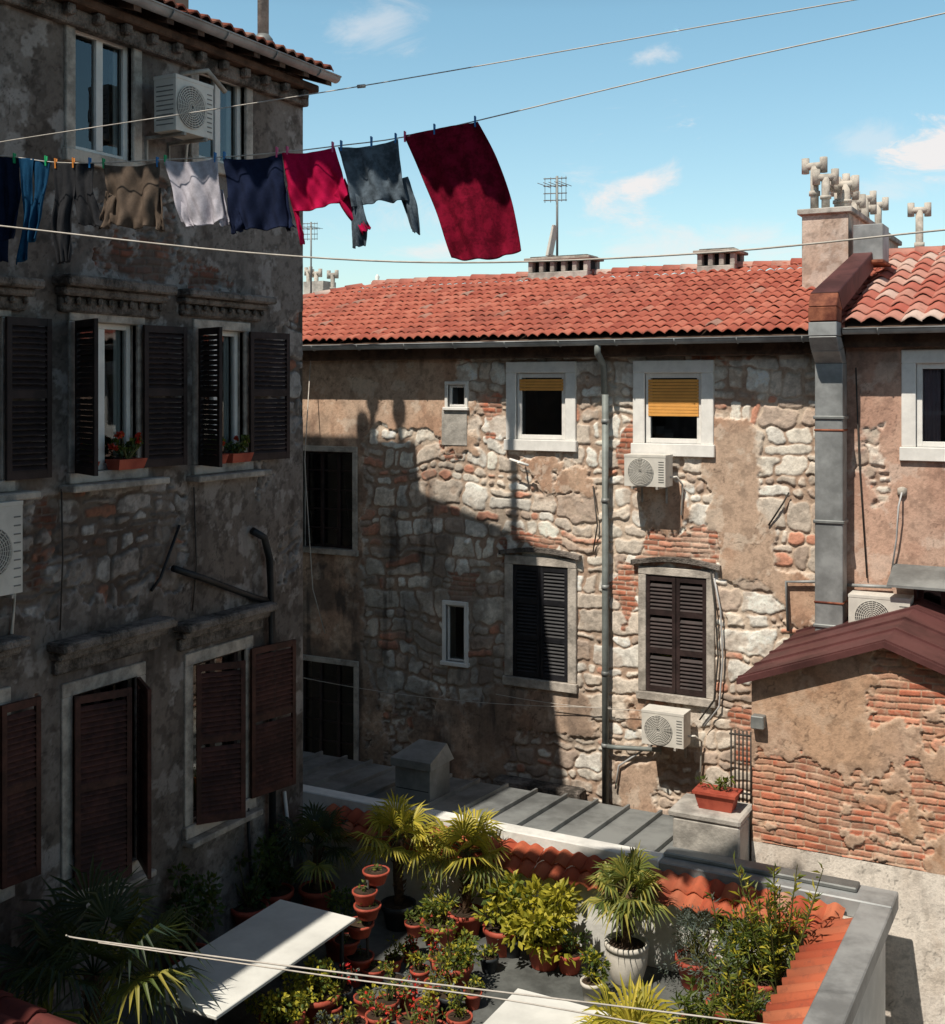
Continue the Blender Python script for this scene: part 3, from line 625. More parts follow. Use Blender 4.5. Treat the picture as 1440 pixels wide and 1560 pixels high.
def antenna(px,pyt,pyb,Y):
    a=onY(px,pyt,Y); b_=onY(px,pyb,Y); mb=MB(); mb.tube([a,b_],.022,'lead',8); k='lead'
    z=a.z-.02; 
    for dz in (0,.13,.26,.38):
        mb.tube([Vector((a.x-.28,Y+.05,z-dz)),Vector((a.x+.16,Y+.05,z-dz-.02))],.010,k,5)
    for dx in (-.26,-.15,-.05,.06,.14): mb.tube([Vector((a.x+dx,Y+.06,z+.02)),Vector((a.x+dx,Y+.06,z-.42))],.006,k,4)
    for dx in (-.26,-.15,-.05,.06,.14): mb.tube([Vector((a.x+dx,Y-.25,z-.12)),Vector((a.x+dx,Y+.3,z-.12))],.006,k,4)
    return mb.obj('tv_antenna')
antenna(849,268,400,19.0); antenna(474,338,452,24.0)
mb=MB(); p=onY(837,365,19.2); mb.hexa([p+Vector((-.08,0,-.28)),p+Vector((-.02,0,-.28)),p+Vector((.09,0,.26)),p+Vector((.05,0,.26)),p+Vector((-.08,.2,-.28)),p+Vector((-.02,.2,-.28)),p+Vector((.09,.2,.26)),p+Vector((.05,.2,.26))],'acw'); mb.tube([p+Vector((-.05,.1,-.25)),p+Vector((.16,-.1,-.3))],.012,'lead',5); mb.tube([p+Vector((-.05,.1,-.25)),p+Vector((-.05,.1,-.5))],.012,'lead',5); mb.obj('panel_antenna',bevel=.02)
mb=MB(); p=onY(982,425,YRD); mb.lathe((p.x,YRD,p.z-.05),[(.05,0),(.07,.08),(.05,.16),(.07,.2),(.03,.28)],'pipe',10); mb.tube([(p.x,YRD,p.z+.12),(p.x+.12,YRD,p.z+.2)],.03,'pipe',6); mb.obj('ridge_finial',BH)
CH=empty('chimney_stack')
cx0,cx1,cy0,cy1,cz=-3.86,-3.22,17.3,21.8,2.46
FC1=Fr((0,cy0,0),(1,0,0),(0,-1,0)); FC2=Fr((cx1,0,0),(0,1,0),(1,0,0)); FC3=Fr((cx0,0,0),(0,1,0),(-1,0,0))
for nm,F_,a,b_,z0_ in (('stack_front',FC1,cx0,cx1,.9),('stack_side',FC2,cy0,cy1,.3),('stack_side_west',FC3,cy0,cy1,.3)): wall(nm,F_,a,b_,z0_,cz,[],'chim',CH,base=(.8,.4,.1),conv=cB,fc=.03,seed=7,amp=.5,mot=.7,gain=1.1)
mb=MB(); mb.wbox(cx0-.06,cx1+.06,cy0-.06,cy1+.06,cz,cz+.08,'concrete'); mb.obj('stack_cap',CH,bevel=.01)
def cowl(mb,x,y,z,h,seed):
    rr=random.Random(seed); mb.tube([(x,y,z),(x,y,z+h)],.06,'pipe',12); mb.tube([(x,y,z+h*.35),(x,y,z+h*.45)],.08,'pipe',12)
    a=rr.uniform(-.5,.5); dx=Vector((math.cos(a),math.sin(a),0))*.13; c=Vector((x,y,z+h))
    mb.tube([c-dx,c+dx],.055,'pipe',10)
    for s_ in (-1,1): mb.tube([c+dx*s_-Z*.10,c+dx*s_+Z*.12],.055,'pipe',10)
mb=MB()
for i in range(9): cowl(mb,-3.54+U(-.12,.12),17.55+i*.5,cz+.08,U(.45,.62),i)
cowl(mb,-3.75,17.6,cz+.08,.66,40); cowl(mb,-3.35,17.85,cz+.08,.4,41); mb.obj('flue_cowls',CH)
mb=MB(); p=onY(1401,372,20.5); cowl(mb,p.x,p.y,p.z-.4,.95,77); p=onY(1402,378,20.5); mb.wbox(p.x-.6,p.x+.6,20.3,20.9,p.z-.9,p.z+.0,'concrete'); mb.obj('flue_cowl')
mb=MB(); xa,xb=-3.24,-2.90
zb=onY(1272,968,15.3).z
mb.wbox(xa,xb,15.22,15.5,zb,.30,'zinc')
for zz in (-.4,-1.7,-3.0): mb.wbox(xa-.02,xb+.02,15.2,15.52,zz,zz+.045,'lead')
for zz in (-.45,-2.6): mb.wbox(xa-.012,xb+.012,15.21,15.51,zz-.1,zz-.07,'rust')
def loft(rings,k):
    for A,B_ in zip(rings[:-1],rings[1:]): mb.hexa([A[0],A[1],A[2],A[3],B_[0],B_[1],B_[2],B_[3]],k)
def rq(y0,y1,z0,z1,xo=0,nr=0): return [Vector((xa+xo+nr,y0,z0)),Vector((xb+xo-nr,y0,z0)),Vector((xb+xo-nr,y1,z1)),Vector((xa+xo+nr,y1,z1))]
loft([rq(15.22,15.5,.30,.30),rq(15.0,15.3,.45,.5),rq(14.85,15.14,.62,.62)],'zinc'); loft([rq(14.85,15.14,.625,.625),rq(14.85,15.14,.80,.80)],'zinc')
loft([rq(14.84,15.15,.805,.805),rq(14.84,15.15,.98,.96)],'rust'); loft([rq(14.84,15.15,.985,.965),rq(14.95,15.22,1.16,.95)],'rust'); loft([rq(14.95,15.22,1.165,.955),rq(17.1,17.2,1.86,1.62,.08,.04)],'darkred')
mb.wbox(-3.12,-2.72,17.1,17.6,1.75,2.25,'zinc'); mb.wbox(-3.2,-2.7,17.0,17.7,1.70,1.745,'rust')
mb.obj('exhaust_duct',bevel=.01)
# ================================================================= RIGHT HOUSE
RH=empty('plastered_house')
XR=8.0
r_w=rB(1396,1475,553,682); r_d=rB(1398,1480,895,1000)
wall('front_wall',FB,XS,XR,GZ,.78,[r_w,r_d],'pink',RH,base=(.98,.25,.0),P=[(1300,640,1352,720,.3),(1300,560,1335,600,.55),(1340,735,1400,765,.45)],B=[],D=[(1290,505,1500,545,.8)],conv=cB,fine=(XS,-.9,-3.6,.78),fc=.016,seed=6,mot=.6,pn=.9,gain=1.14)
tiles('roof_tiles',(XS+.02,YE,ZEB+.12),(1,0,0),VB,XR-XS,Wb,.23,.38,'tile_mix',RH,amp=.065,seed=19)
mb=MB(); slab2([(XS,YE,ZEB+.08),(XR,YE,ZEB+.08),(XR,YRD,RZ+.06),(XS,YRD,RZ+.06)],.08,'wood'); slab2([(XS,YRD,RZ+.06),(XR,YRD,RZ+.06),(XR,22.9,ZEB+.08),(XS,22.9,ZEB+.08)],.08,'tile'); mb.obj('roof_deck',RH)
caps('ridge_caps',(XS,YRD,RZ+.12),(XR,YRD,RZ+.12),'tile_mix',RH,r=.12)
gutter('gutter',RH,(XS+.05,YE-.06,ZEB+.06),(XR,YE-.06,ZEB+.06),(0,-1,0))
mb=MB(); mb.box(FB,XS,XR,.5,.66,-.03,.18,'wood'); mb.box(FB,XS,XR,.66,.73,-.03,.3,'shutter'); mb.obj('eave_board',RH)
window(RH,FB,r_w,'window',sur=(.17,'white',.03),leaves=1,depth=.05,fw=.07,curtain='mauve',cw=.46)
window(RH,FB,r_d,'doorway',sur=(.04,'darkred',.03),leaves=2,depth=.1,fw=.06,frame='darkred')
mb=MB(); r=rB(1362,1480,862,885); mb.hexa([FB.p(r[0],r[3],.02),FB.p(r[1],r[3],.02),FB.p(r[1],r[3]-.03,.02),FB.p(r[0],r[3]-.03,.02),FB.p(r[0],r[2],.55),FB.p(r[1],r[2],.55),FB.p(r[1],r[2]-.03,.55),FB.p(r[0],r[2]-.03,.55)],'lead'); mb.obj('door_canopy',RH)
r=rB(1300,1388,900,962); ac('air_conditioner',FB,r[0]+.02,r[2],.72,.50,.3,off=.12)
mb=MB(); p=BP(1375,750,0); mb.lathe((p.x,YB,p.z-.05),[(.02,0),(.06,.02),(.06,.1),(.02,.12)],'pipe',10)
mb.tube([BP(1375,750,.05),BP(1372,770,.15),BP(1368,820,.1),BP(1358,880,.05)],.012,'curtain',6); mb.tube([BP(1305,560,.04),BP(1310,700,.04),BP(1322,880,.04)],.01,'wire',6)
mb.tube([BP(1203,960,.07),BP(1200,885,.07),BP(1255,885,.07)],.022,'zinc',8); mb.tube([BP(1290,890,.07),BP(1360,893,.07)],.022,'zinc',8); mb.obj('wall_services',RH)
# ================================================================= SHED
SH=empty('brick_shed')
FS=Fr((0,YS,0),(1,0,0),(0,-1,0)); pk=-2.02; zp=-2.66; eL=-3.42; sl=.36
topf=lambda u: zp-abs(u-pk)*sl
wall('front_wall',FS,eL,6.0,-4.93,zp,[],'shed',SH,base=(.60,.8,.0),top=lambda u:max(topf(u),-3.25),P=[(1250,1080,1420,1300,.78),(1160,1060,1250,1140,.85),(1140,1150,1250,1310,.42),(1140,1000,1250,1055,.42),(1290,990,1440,1045,.45)],B=[],D=[(1140,1180,1240,1310,.1)],conv=cS,fine=(eL,-.9,-4.93,zp),fc=.011,seed=3,pn=1.3,amp=.8,mot=.6,gain=1.12)
wall('plinth_wall',FS,eL,6.0,GZ,-4.93,[],'lime',SH,base=(.9,.2,.0),B=[(1360,1300,1500,1330,.6)],conv=cS,fine=(eL,-.9,-7.2,-4.93),fc=.014,seed=8,amp=.8,mot=.5,gain=1.08)
mb=MB(); mb.quad(Vector((eL,YS,GZ)),Vector((eL,YB,GZ)),Vector((eL,YB,-3.2)),Vector((eL,YS,-3.2)),'plain'); mb.obj('side_wall',SH,recalc=False)
mb=MB(); y0=YS-.14; 
for sg,e in ((-1,eL-.13),(1,-.55)):
    ze=zp+.05-abs(e-pk)*sl
    mb.hexa([Vector((pk,y0,zp+.05)),Vector((e,y0,ze)),Vector((e,YB-.01,ze)),Vector((pk,YB-.01,zp+.05)),Vector((pk,y0,zp+.02)),Vector((e,y0,ze-.03)),Vector((e,YB-.01,ze-.03)),Vector((pk,YB-.01,zp+.02))],'darkred')
    mb.hexa([Vector((pk,y0-.02,zp+.065)),Vector((e-.02*sg,y0-.02,ze+.015)),Vector((e-.02*sg,y0-.02,ze-.05)),Vector((pk,y0-.02,zp-.0)),Vector((pk,y0,zp+.065)),Vector((e,y0,ze+.015)),Vector((e,y0,ze-.05)),Vector((pk,y0,zp-.0))],'darkred')
    n=4
    for i in range(n+1):
        yy=y0+.05+(YB-y0-.1)*i/n
        mb.hexa([Vector((pk,yy,zp+.075)),Vector((e,yy,ze+.025)),Vector((e,yy+.03,ze+.025)),Vector((pk,yy+.03,zp+.075)),Vector((pk,yy,zp+.05)),Vector((e,yy,ze)),Vector((e,yy+.03,ze)),Vector((pk,yy+.03,zp+.05))],'darkred')
mb.wbox(-.55,6,y0,YB-.01,-3.2,-3.12,'darkred')
mb.obj('metal_roof',SH)
mb=MB(); p=onY(1162,1105,YS); mb.wbox(p.x-.1,p.x+.04,YS-.12,YS+.03,p.z-.02,p.z+.12,'lead'); mb.obj('wall_lamp',bevel=.01)
mb=MB(); xg=onY(1131,0,13.2).x
for i in range(6): mb.tube([(xg-.14+i*.045,13.25,-4.7),(xg-.14+i*.045,13.25,-3.85)],.010,'wire',6)
mb.tube([(xg-.16,13.25,-3.9),(xg+.12,13.25,-3.9)],.012,'wire',6); mb.tube([(xg-.16,13.25,-4.55),(xg+.12,13.25,-4.55)],.012,'wire',6); mb.obj('iron_railing')
# ================================================================= THE HOUSE ON OUR OWN SIDE OF THE COURTYARD (behind the viewpoint, unseen, added to block sky light)
AH=empty('unseen_blocker_house')
mb=MB(); mb.wbox(-8.45,14,-9,-.7,GZ,4.1,'plain'); mb.obj('walls',AH)
mb=MB(); mb.hexa([Vector((-8.45,-.25,4.1)),Vector((14.3,-.25,4.1)),Vector((14.3,-4.8,5.6)),Vector((-8.45,-4.8,5.6)),Vector((-8.45,-.25,4.02)),Vector((14.3,-.25,4.02)),Vector((14.3,-4.8,5.52)),Vector((-8.45,-4.8,5.52))],'tile_old')
mb.hexa([Vector((-8.45,-4.8,5.6)),Vector((14.3,-4.8,5.6)),Vector((14.3,-9.3,4.1)),Vector((-8.45,-9.3,4.1)),Vector((-8.45,-4.8,5.52)),Vector((14.3,-4.8,5.52)),Vector((14.3,-9.3,4.02)),Vector((-8.45,-9.3,4.02))],'tile_old'); mb.obj('roof',AH)
FA=Fr((0,-.7,0),(1,0,0),(0,1,0)); mb=MB()
for zf in (-7.4,-3.9,-.6,2.2):
    for xx in (-6.5,-3.6,-.6,2.4,5.4,8.4):
        mb.box(FA,xx-.5,xx+.5,zf,zf+1.5,.002,.02,'dark')
        for (a,b_,c_,d_) in ((-.6,-.5,0,1.5),(.5,.6,0,1.5),(-.6,.6,1.5,1.6),(-.65,.65,-.1,0),(-.03,.03,0,1.5)): mb.box(FA,xx+a,xx+b_,zf+c_,zf+d_,.003,.06,'white')
mb.obj('windows',AH)
# ================================================================= TERRACE
TR=empty('roof_terrace')
mb=MB(); mb.wbox(-8.49,-2.3,1.5,11.8,TZ-.25,TZ,'concrete_d'); mb.obj('terrace_floor',TR)
mb=MB(); mb.wbox(-10.5,-1.9,11.8,12.08,GZ,-5.22,'whitewash'); mb.wbox(-2.3,-1.9,1.5,11.8,GZ,-5.22,'whitewash'); mb.wbox(-8.49,-2.3,1.4,1.5,GZ,-5.22,'whitewash'); mb.obj('parapet_walls',TR)
V1=Vector((0,.42,.2)).normalized(); tiles('coping_tiles_back',(-8.4,11.66,-5.3),(1,0,0),V1,6.15,.42,.17,.21,'tile_cop',TR,amp=.065,seed=4)
V2=Vector((.42,0,.2)).normalized(); tiles('coping_tiles_side',(-2.5,1.5,-5.3),(0,1,0),V2,10.3,.40,.17,.40,'tile_cop',TR,amp=.065,seed=6)
mb=MB(); mb.wbox(-10.5,-4.2,12.09,12.3,-5.2,-5.0,'whitewash'); mb.wbox(-4.2,-1.84,12.09,12.5,-5.2,-5.02,'zinc'); mb.wbox(-2.14,-1.84,1.5,12.09,-5.2,-5.03,'zinc')
mb.wbox(-4.2,-2.2,12.25,12.45,-5.02,-4.97,'lead'); mb.obj('parapet_flashing',TR,bevel=.012)
OB=empty('courtyard_outbuilding')
mb=MB(); mb.hexa([Vector((-10.5,12.3,-5.12)),Vector((-4.2,12.3,-5.12)),Vector((-4.2,14.0,-5.22)),Vector((-10.5,14.0,-5.22)),Vector((-10.5,12.3,-5.22)),Vector((-4.2,12.3,-5.22)),Vector((-4.2,14.0,-5.32)),Vector((-10.5,14.0,-5.32))],'lead')
x=-10.3
while x<-4.3: mb.hexa([Vector((x,12.3,-5.07)),Vector((x+.03,12.3,-5.07)),Vector((x+.03,14.0,-5.17)),Vector((x,14.0,-5.17)),Vector((x,12.3,-5.12)),Vector((x+.03,12.3,-5.12)),Vector((x+.03,14.0,-5.22)),Vector((x,14.0,-5.22))],'lead'); x+=.42
mb.obj('seamed_roof',OB)
mb=MB(); mb.wbox(-10.5,-4.2,12.31,13.95,GZ,-5.33,'plain'); mb.obj('outbuilding_walls',OB)
mb=MB(); mb.wbox(-4.19,-3.45,12.52,13.1,GZ,-4.68,'concrete'); mb.wbox(-4.24,-3.44,12.51,13.12,-4.68,-4.6,'concrete'); mb.obj('concrete_block_wall',bevel=.02)
mb=MB(); x=-3.95; mb.hexa([Vector((x,12.7,-4.598)),Vector((x+.36,12.7,-4.598)),Vector((x+.36,12.88,-4.598)),Vector((x,12.88,-4.598)),Vector((x-.04,12.66,-4.43)),Vector((x+.40,12.66,-4.43)),Vector((x+.40,12.92,-4.43)),Vector((x-.04,12.92,-4.43))],'terra'); mb.wbox(x-.06,x+.42,12.64,12.94,-4.43,-4.40,'terra'); 
planter_mb=mb
c=onY(645,1245,13.0); mb=MB(); mb.wbox(c.x-.26,c.x+.24,12.75,13.25,-5.2,-4.72,'lead')
mb.hexa([Vector((c.x-.3,12.7,-4.72)),Vector((c.x+.28,12.7,-4.72)),Vector((c.x+.28,13.3,-4.72)),Vector((c.x-.3,13.3,-4.72)),Vector((c.x-.3,12.7,-4.62)),Vector((c.x+.28,12.7,-4.62)),Vector((c.x+.2,13.25,-4.52)),Vector((c.x-.2,13.25,-4.52))],'lead'); mb.wbox(c.x-.24,c.x+.22,12.745,12.75,-5.0,-4.99,'dark'); mb.obj('roof_vent_box',bevel=.01)
def table(x0,x1,y0,y1,z):
    mb=MB(); mb.wbox(x0,x1,y0,y1,z-.035,z,'table')
    mb.wbox(x0+.08,x1-.08,y0+.08,y0+.12,z-.1,z-.036,'lead'); mb.wbox(x0+.08,x1-.08,y1-.12,y1-.08,z-.1,z-.036,'lead')
    for x in (x0+.1,x1-.1):
        for y in (y0+.1,y1-.1): mb.tube([(x,y,TZ),(x,y,z-.035)],.022,'black',8)
    mb.obj('garden_table',bevel=.006)
table(-7.5,-6.57,7.8,9.9,-5.25); table(-4.6,-3.7,7.4,9.5,-5.3)
LT=empty('lean_to_roof')
V3=Vector((-1,0,.10)).normalized()
tiles('lean_to_tiles',(-6.2,2.5,-4.70),(0,1,0),V3,3.8,2.3,.2,.36,'tile_dark',LT,seed=11)
mb=MB(); mb.hexa([Vector((-6.25,2.5,-4.72)),Vector((-6.25,6.3,-4.72)),Vector((XL,6.3,-4.50)),Vector((XL,2.5,-4.50)),Vector((-6.25,2.5,-4.78)),Vector((-6.25,6.3,-4.78)),Vector((XL,6.3,-4.56)),Vector((XL,2.5,-4.56))],'wood'); mb.wbox(XL,-6.4,2.5,6.2,TZ,-4.8,'plain'); mb.obj('lean_to_structure',LT)
# ================================================================= PLANTS
def pot(mb,c,r,h,k='terra',seg=18):
    mb.lathe(c,[(r*.68,0),(r*.72,.01),(r*.93,h*.78),(r*1.04,h*.79),(r*1.06,h),(r*.94,h),(r*.92,h*.93)],k,seg)
    mb.lathe(Vector(c)+Z*(h*.90),[(r*.9,0),(r*.88,.012)],'soil',seg)
def rvec():
    while True:
        v=Vector((U(-1,1),U(-1,1),U(-1,1)))
        if .05<v.length<1: return v.normalized()
def leaf(mb,p,dr,L,w,k):
    dr=dr.normalized(); s_=dr.cross(rvec()); s_=s_.normalized() if s_.length>.05 else Vector((1,0,0)); nn=dr.cross(s_)*L*.12
    mb.add([p,p+dr*L*.45+s_*w/2+nn,p+dr*L-Z*L*.1,p+dr*L*.45-s_*w/2+nn],[(0,1,2),(0,2,3)],k)
def foliage(mb,c,rx,ry,rz_,n,L,w,k,clumps=9,stems=6,root=None,k2=None):
    c=Vector(c); root=Vector(root) if root is not None else c-Z*rz_
    cl=[]
    for i in range(clumps):
        v=rvec(); f=U(.35,1.05); cl.append((c+Vector((v.x*rx*f,v.y*ry*f,v.z*rz_*f)),U(.16,.38)))
    for p,_ in cl:
        m=root.lerp(p,.5)+Vector((U(-.04,.04),U(-.04,.04),.03)); mb.tube([root,m,p],[.012,.008,.004],'stem',5,caps=False)
    for i in range(n):
        p,s_=random.choice(cl); v=rvec(); q=p+Vector((v.x*rx,v.y*ry,v.z*rz_))*s_*(R()**.4)
        dr=(v+Vector((0,0,.3))+rvec()*.5); leaf(mb,q,dr,L*U(.6,1.2),w*U(.7,1.2),k2 if (k2 and R()<.35) else k)
def palm(name,base,crown_h,nl,R_,k,k_old=None,pr=.2,ph=.28,pk_='potb',pet=.35,trunk=.05,nf=22,droop=.25):
    base=Vector(base); mb=MB()
    if pr: pot(mb,base,pr,ph,pk_)
    top=base+Z*crown_h; 
    pts=[base+Z*(ph*.8)]; n=6
    for i in range(1,n+1): pts.append(base+Z*(ph*.8+(crown_h-ph*.8)*i/n)+Vector((U(-.01,.01),U(-.01,.01),0)))
    mb.tube(pts,[trunk*U(.85,1.15) for _ in pts],'trunk',9)
    for i in range(60):
        a=U(0,6.28); h=U(ph,crown_h); p=base+Z*h+Vector((math.cos(a),math.sin(a),0))*trunk*.9; leaf(mb,p,Vector((math.cos(a)*.5,math.sin(a)*.5,.8)),.1,.02,'trunk')
    for i in range(nl):
        az=i*2.399+U(-.3,.3); el=math.radians(72-100*(i/nl)+U(-8,8)); dr=Vector((math.cos(az)*math.cos(el),math.sin(az)*math.cos(el),math.sin(el)))
        pl=pet*U(.75,1.15); c=top+dr*pl-Z*.05*pl
        mb.tube([top,top+dr*pl*.5+Z*.01,c],[.010,.008,.006],'stem' if k!='palm_d' else k,5,caps=False)
        side=dr.cross(Z); side=side.normalized() if side.length>.1 else Vector((1,0,0)); up=side.cross(dr).normalized()
        kk=k_old if (k_old and i>nl*.6 and R()<.7) else k; rr=R_*U(.8,1.1); f0=U(-.2,.2)
        for j in range(nf):
            a=math.radians(-125+250*j/(nf-1))+U(-.03,.03); ld=(dr*math.cos(a)+side*math.sin(a)+up*(.18*math.cos(2*a)+f0*.3)).normalized()
            l=rr*(1-.25*abs(a)/2.2)*U(.9,1.08); w=.015*(R_/.4)**.5; pn=ld.cross(up).normalized()*w
            m=c+ld*l*.55; tip=c+ld*l-Z*droop*l*U(.5,1.5)*(1+.6*(i/nl)); b0=c+ld*l*.06
            fold=up*w*.6
            mb.add([b0-pn*.3,b0+pn*.3,m+pn+fold,m,m-pn+fold,tip],[(0,3,4),(0,1,3),(1,2,3),(3,2,5),(4,3,5)],kk)
    return mb.obj(name,recalc=False)
def P0(px,py): return onZ(px,py,TZ)
palm('potted_palm',Vector((-7.55,7.4,TZ)),1.05,20,.62,'palm_d','palm_g',.26,.35,'terra',pet=.5,trunk=.08,nf=24,droop=.3)
palm('potted_palm',Vector((-8.0,11.25,TZ)),.75,12,.36,'palm_d','palm_g',.2,.28,'terra',pet=.28)
palm('potted_palm',P0(607,1412),.98,14,.36,'palm_y','palm_y',.19,.27,'potb',pet=.28)
palm('potted_palm',P0(710,1425),.90,15,.38,'palm_y','palm_g',.19,.27,'terra',pet=.30)
palm('potted_palm',P0(955,1497),.92,16,.34,'palm_g','palm_g',.0001,.4,'potw',pet=.24,trunk=.055)
palm('potted_palm',Vector((-3.4,9.15,TZ)),.60,18,.42,'palm_y','palm_g',.22,.28,'terra',pet=.3)
mb=MB(); c=P0(955,1497); mb.lathe(c,[(.13,0),(.14,.03),(.17,.08),(.205,.2),(.215,.32),(.2,.36),(.225,.37),(.225,.42),(.2,.42),(.19,.38)],'potw',24); mb.lathe(c+Z*.37,[(.19,0),(.18,.015)],'soil',20); mb.obj('plant_pot')
def potted(name,px,py,r,h,k,fr,fh,n,L,w,lk,lk2=None,cl=7,z=TZ):
    c=onZ(px,py,z); mb=MB(); pot(mb,c,r,h,k); foliage(mb,c+Z*(h+fh*.55),fr,fr,fh*.55,n,L,w,lk,cl,5,root=c+Z*h*.9,k2=lk2); return mb.obj(name,recalc=False)
def shrub(name,c,rx,ry,rz_,n,L,w,k,k2=None,cl=14):
    mb=MB(); pot(mb,Vector((c[0],c[1],TZ)),.2,.28,'terra'); foliage(mb,c,rx,ry,rz_,n,L,w,k,cl,8,root=(c[0],c[1],TZ+.25),k2=k2); return mb.obj(name,recalc=False)
def C(px,py,D): return atD(px,py,D)
shrub('lemon_shrub',C(830,1395,12.4),.52,.35,.42,850,.11,.06,'lf_yel','lf_yel',18)
shrub('lemon_shrub',C(765,1365,12.7),.38,.3,.30,450,.10,.055,'lf_yel','lf_mid')
shrub('leafy_shrub',C(690,1450,11.9),.3,.3,.25,700,.05,.035,'lf_mid','lf_yel')
shrub('blue_conifer',C(1060,1430,12.0),.38,.34,.45,2400,.045,.012,'lf_blue',None,22)
shrub('leafy_shrub',C(1160,1450,11.6),.42,.38,.5,1300,.075,.02,'lf_mid','lf_yel',18)
shrub('leafy_shrub',C(1110,1500,11.1),.38,.3,.35,800,.06,.025,'lf_mid','lf_blue')
shrub('leafy_shrub',C(430,1530,10.9),.36,.3,.22,1000,.05,.035,'lf_yel','lf_mid')
shrub('leafy_shrub',C(485,1480,11.3),.17,.15,.18,260,.05,.035,'lf_yel','lf_mid')
shrub('leafy_shrub',C(380,1335,13.2),.3,.3,.4,500,.08,.05,'lf_dark')
shrub('leafy_shrub',C(290,1395,12.1),.3,.35,.45,600,.08,.05,'lf_dark')
shrub('leafy_shrub',C(520,1380,12.6),.18,.18,.3,250,.06,.03,'lf_dark','lf_mid')
shrub('leafy_shrub',C(420,1310,13.6),.2,.2,.35,300,.07,.05,'lf_dark')
shrub('leafy_shrub',C(670,1380,12.8),.3,.25,.25,400,.07,.03,'lf_mid','lf_yel')
def oleander(name,c,n,h,spread,k,k2):
    mb=MB(); c=Vector(c); pot(mb,Vector((c.x,c.y,c.z)),.18,.25,'terra')
    for i in range(n):
        a=U(0,6.28); tip=c+Vector((math.cos(a)*spread*R(),math.sin(a)*spread*R(),h*U(.6,1.05))); m=c.lerp(tip,.5)+Vector((0,0,.06)); mb.tube([c+Z*.2,m,tip],[.011,.008,.004],'stem',5,caps=False)
        for j in range(34):
            t=U(.3,1.0); p=(c+Z*.2).lerp(m,t*2) if t<.5 else m.lerp(tip,(t-.5)*2); v=rvec(); v.z=abs(v.z)*.6+.35; leaf(mb,p,v,U(.08,.14),.022,k2 if R()<.4 else k)
    return mb.obj(name,recalc=False)
oleander('oleander',(-2.75,11.35,TZ),16,1.45,.5,'lf_mid','lf_yel'); oleander('oleander',(-3.25,11.5,TZ),12,1.05,.4,'lf_mid','lf_blue')
oleander('oleander',(-2.85,10.3,TZ),12,1.0,.35,'lf_mid','lf_yel'); oleander('oleander',(-3.1,9.9,TZ),12,.9,.35,'lf_mid','lf_mid')
potted('potted_plant',902,1525,.11,.2,'potw',.18,.3,220,.06,.035,'lf_mid','lf_yel')
potted('potted_plant',868,1480,.14,.2,'terra',.2,.25,200,.05,.03,'lf_dark','lf_mid')
potted('potted_plant',825,1470,.14,.2,'terra',.2,.22,200,.05,.03,'lf_mid')
potted('potted_plant',632,1425,.11,.15,'terra',.1,.12,80,.05,.03,'lf_mid')
for (px,py,r,h) in ((685,1548,.13,.22),(650,1560,.12,.2),(620,1535,.10,.18),(590,1552,.11,.18),(640,1500,.10,.16),(600,1515,.10,.17),(555,1545,.10,.17),(520,1535,.11,.18),(505,1560,.1,.18),(662,1520,.1,.16),(575,1575,.11,.18),(625,1585,.12,.2),(480,1540,.1,.2),(455,1560,.11,.2),(1145,1560,.16,.2),(1060,1590,.15,.2),(700,1500,.11,.18),(745,1480,.1,.16),
   (540,1590,.12,.2),(660,1600,.12,.22),(600,1480,.09,.14),(625,1465,.09,.14),(668,1480,.1,.16),(500,1590,.12,.2),(700,1580,.12,.2),(720,1535,.09,.15),(780,1455,.12,.18),(590,1610,.12,.22)):
    potted('potted_plant',px,py,r,h,random.choice(['terra','terra','terra','potb']),r*1.4,U(.08,.2),80,U(.035,.06),.025,random.choice(['lf_mid','lf_yel','lf_blue','lf_mid']),'geran' if R()<.35 else 'lf_yel',5)
mb=MB(); c=P0(560,1500)
mb.tube([c,c+Z*1.05],.015,'wire',8)
tow=[(573,1345,.14),(556,1376,.13),(560,1398,.14),(548,1425,.15),(528,1450,.14),(548,1475,.15),(570,1492,.14),(535,1500,.14),(513,1512,.15)]
for (px,py,r) in tow:
    p=atD(px,py,12.0+U(-.1,.1)); pot(mb,p,r*.95,.13,'terra'); mb.tube([Vector((c.x,c.y,p.z+.02)),p+Z*.02],.008,'wire',5)
    foliage(mb,p+Z*.15,.07,.07,.05,14,.045,.025,random.choice(['lf_mid','lf_dark']),3,3,root=p+Z*.12)
mb.obj('tiered_pot_stand',recalc=False)
foliage(planter_mb,Vector((-3.77,12.79,-4.3)),.2,.1,.1,80,.06,.03,'lf_mid',5,4,root=(-3.77,12.79,-4.42)); planter_mb.obj('window_box',recalc=False)
def wbox(F,r,frac0,frac1,nfl):
    u0=r[0]+(r[1]-r[0])*frac0; u1=r[0]+(r[1]-r[0])*frac1; v=r[2]+.0; mb=MB()
    mb.hexa([F.p(u0+.02,v,.0),F.p(u1-.02,v,.0),F.p(u1-.02,v,.14),F.p(u0+.02,v,.14),F.p(u0,v+.10,-.02),F.p(u1,v+.10,-.02),F.p(u1,v+.10,.17),F.p(u0,v+.10,.17)],'terra')
    cc=F.p((u0+u1)/2,v+.2,.08); foliage(mb,cc,.08,(u1-u0)*.5,.1,170,.05,.045,'lf_dark',8,5,root=F.p((u0+u1)/2,v+.08,.08),k2='lf_mid')
    for i in range(nfl):
        p=F.p(U(u0,u1),v+U(.2,.36),U(.02,.18)); mb.tube([F.p((u0+u1)/2,v+.1,.08),p],.004,'stem',4,caps=False)
        for j in range(26): leaf(mb,p+rvec()*.012,rvec(),.032,.028,'geran')
    mb.obj('geranium_window_box',recalc=False)
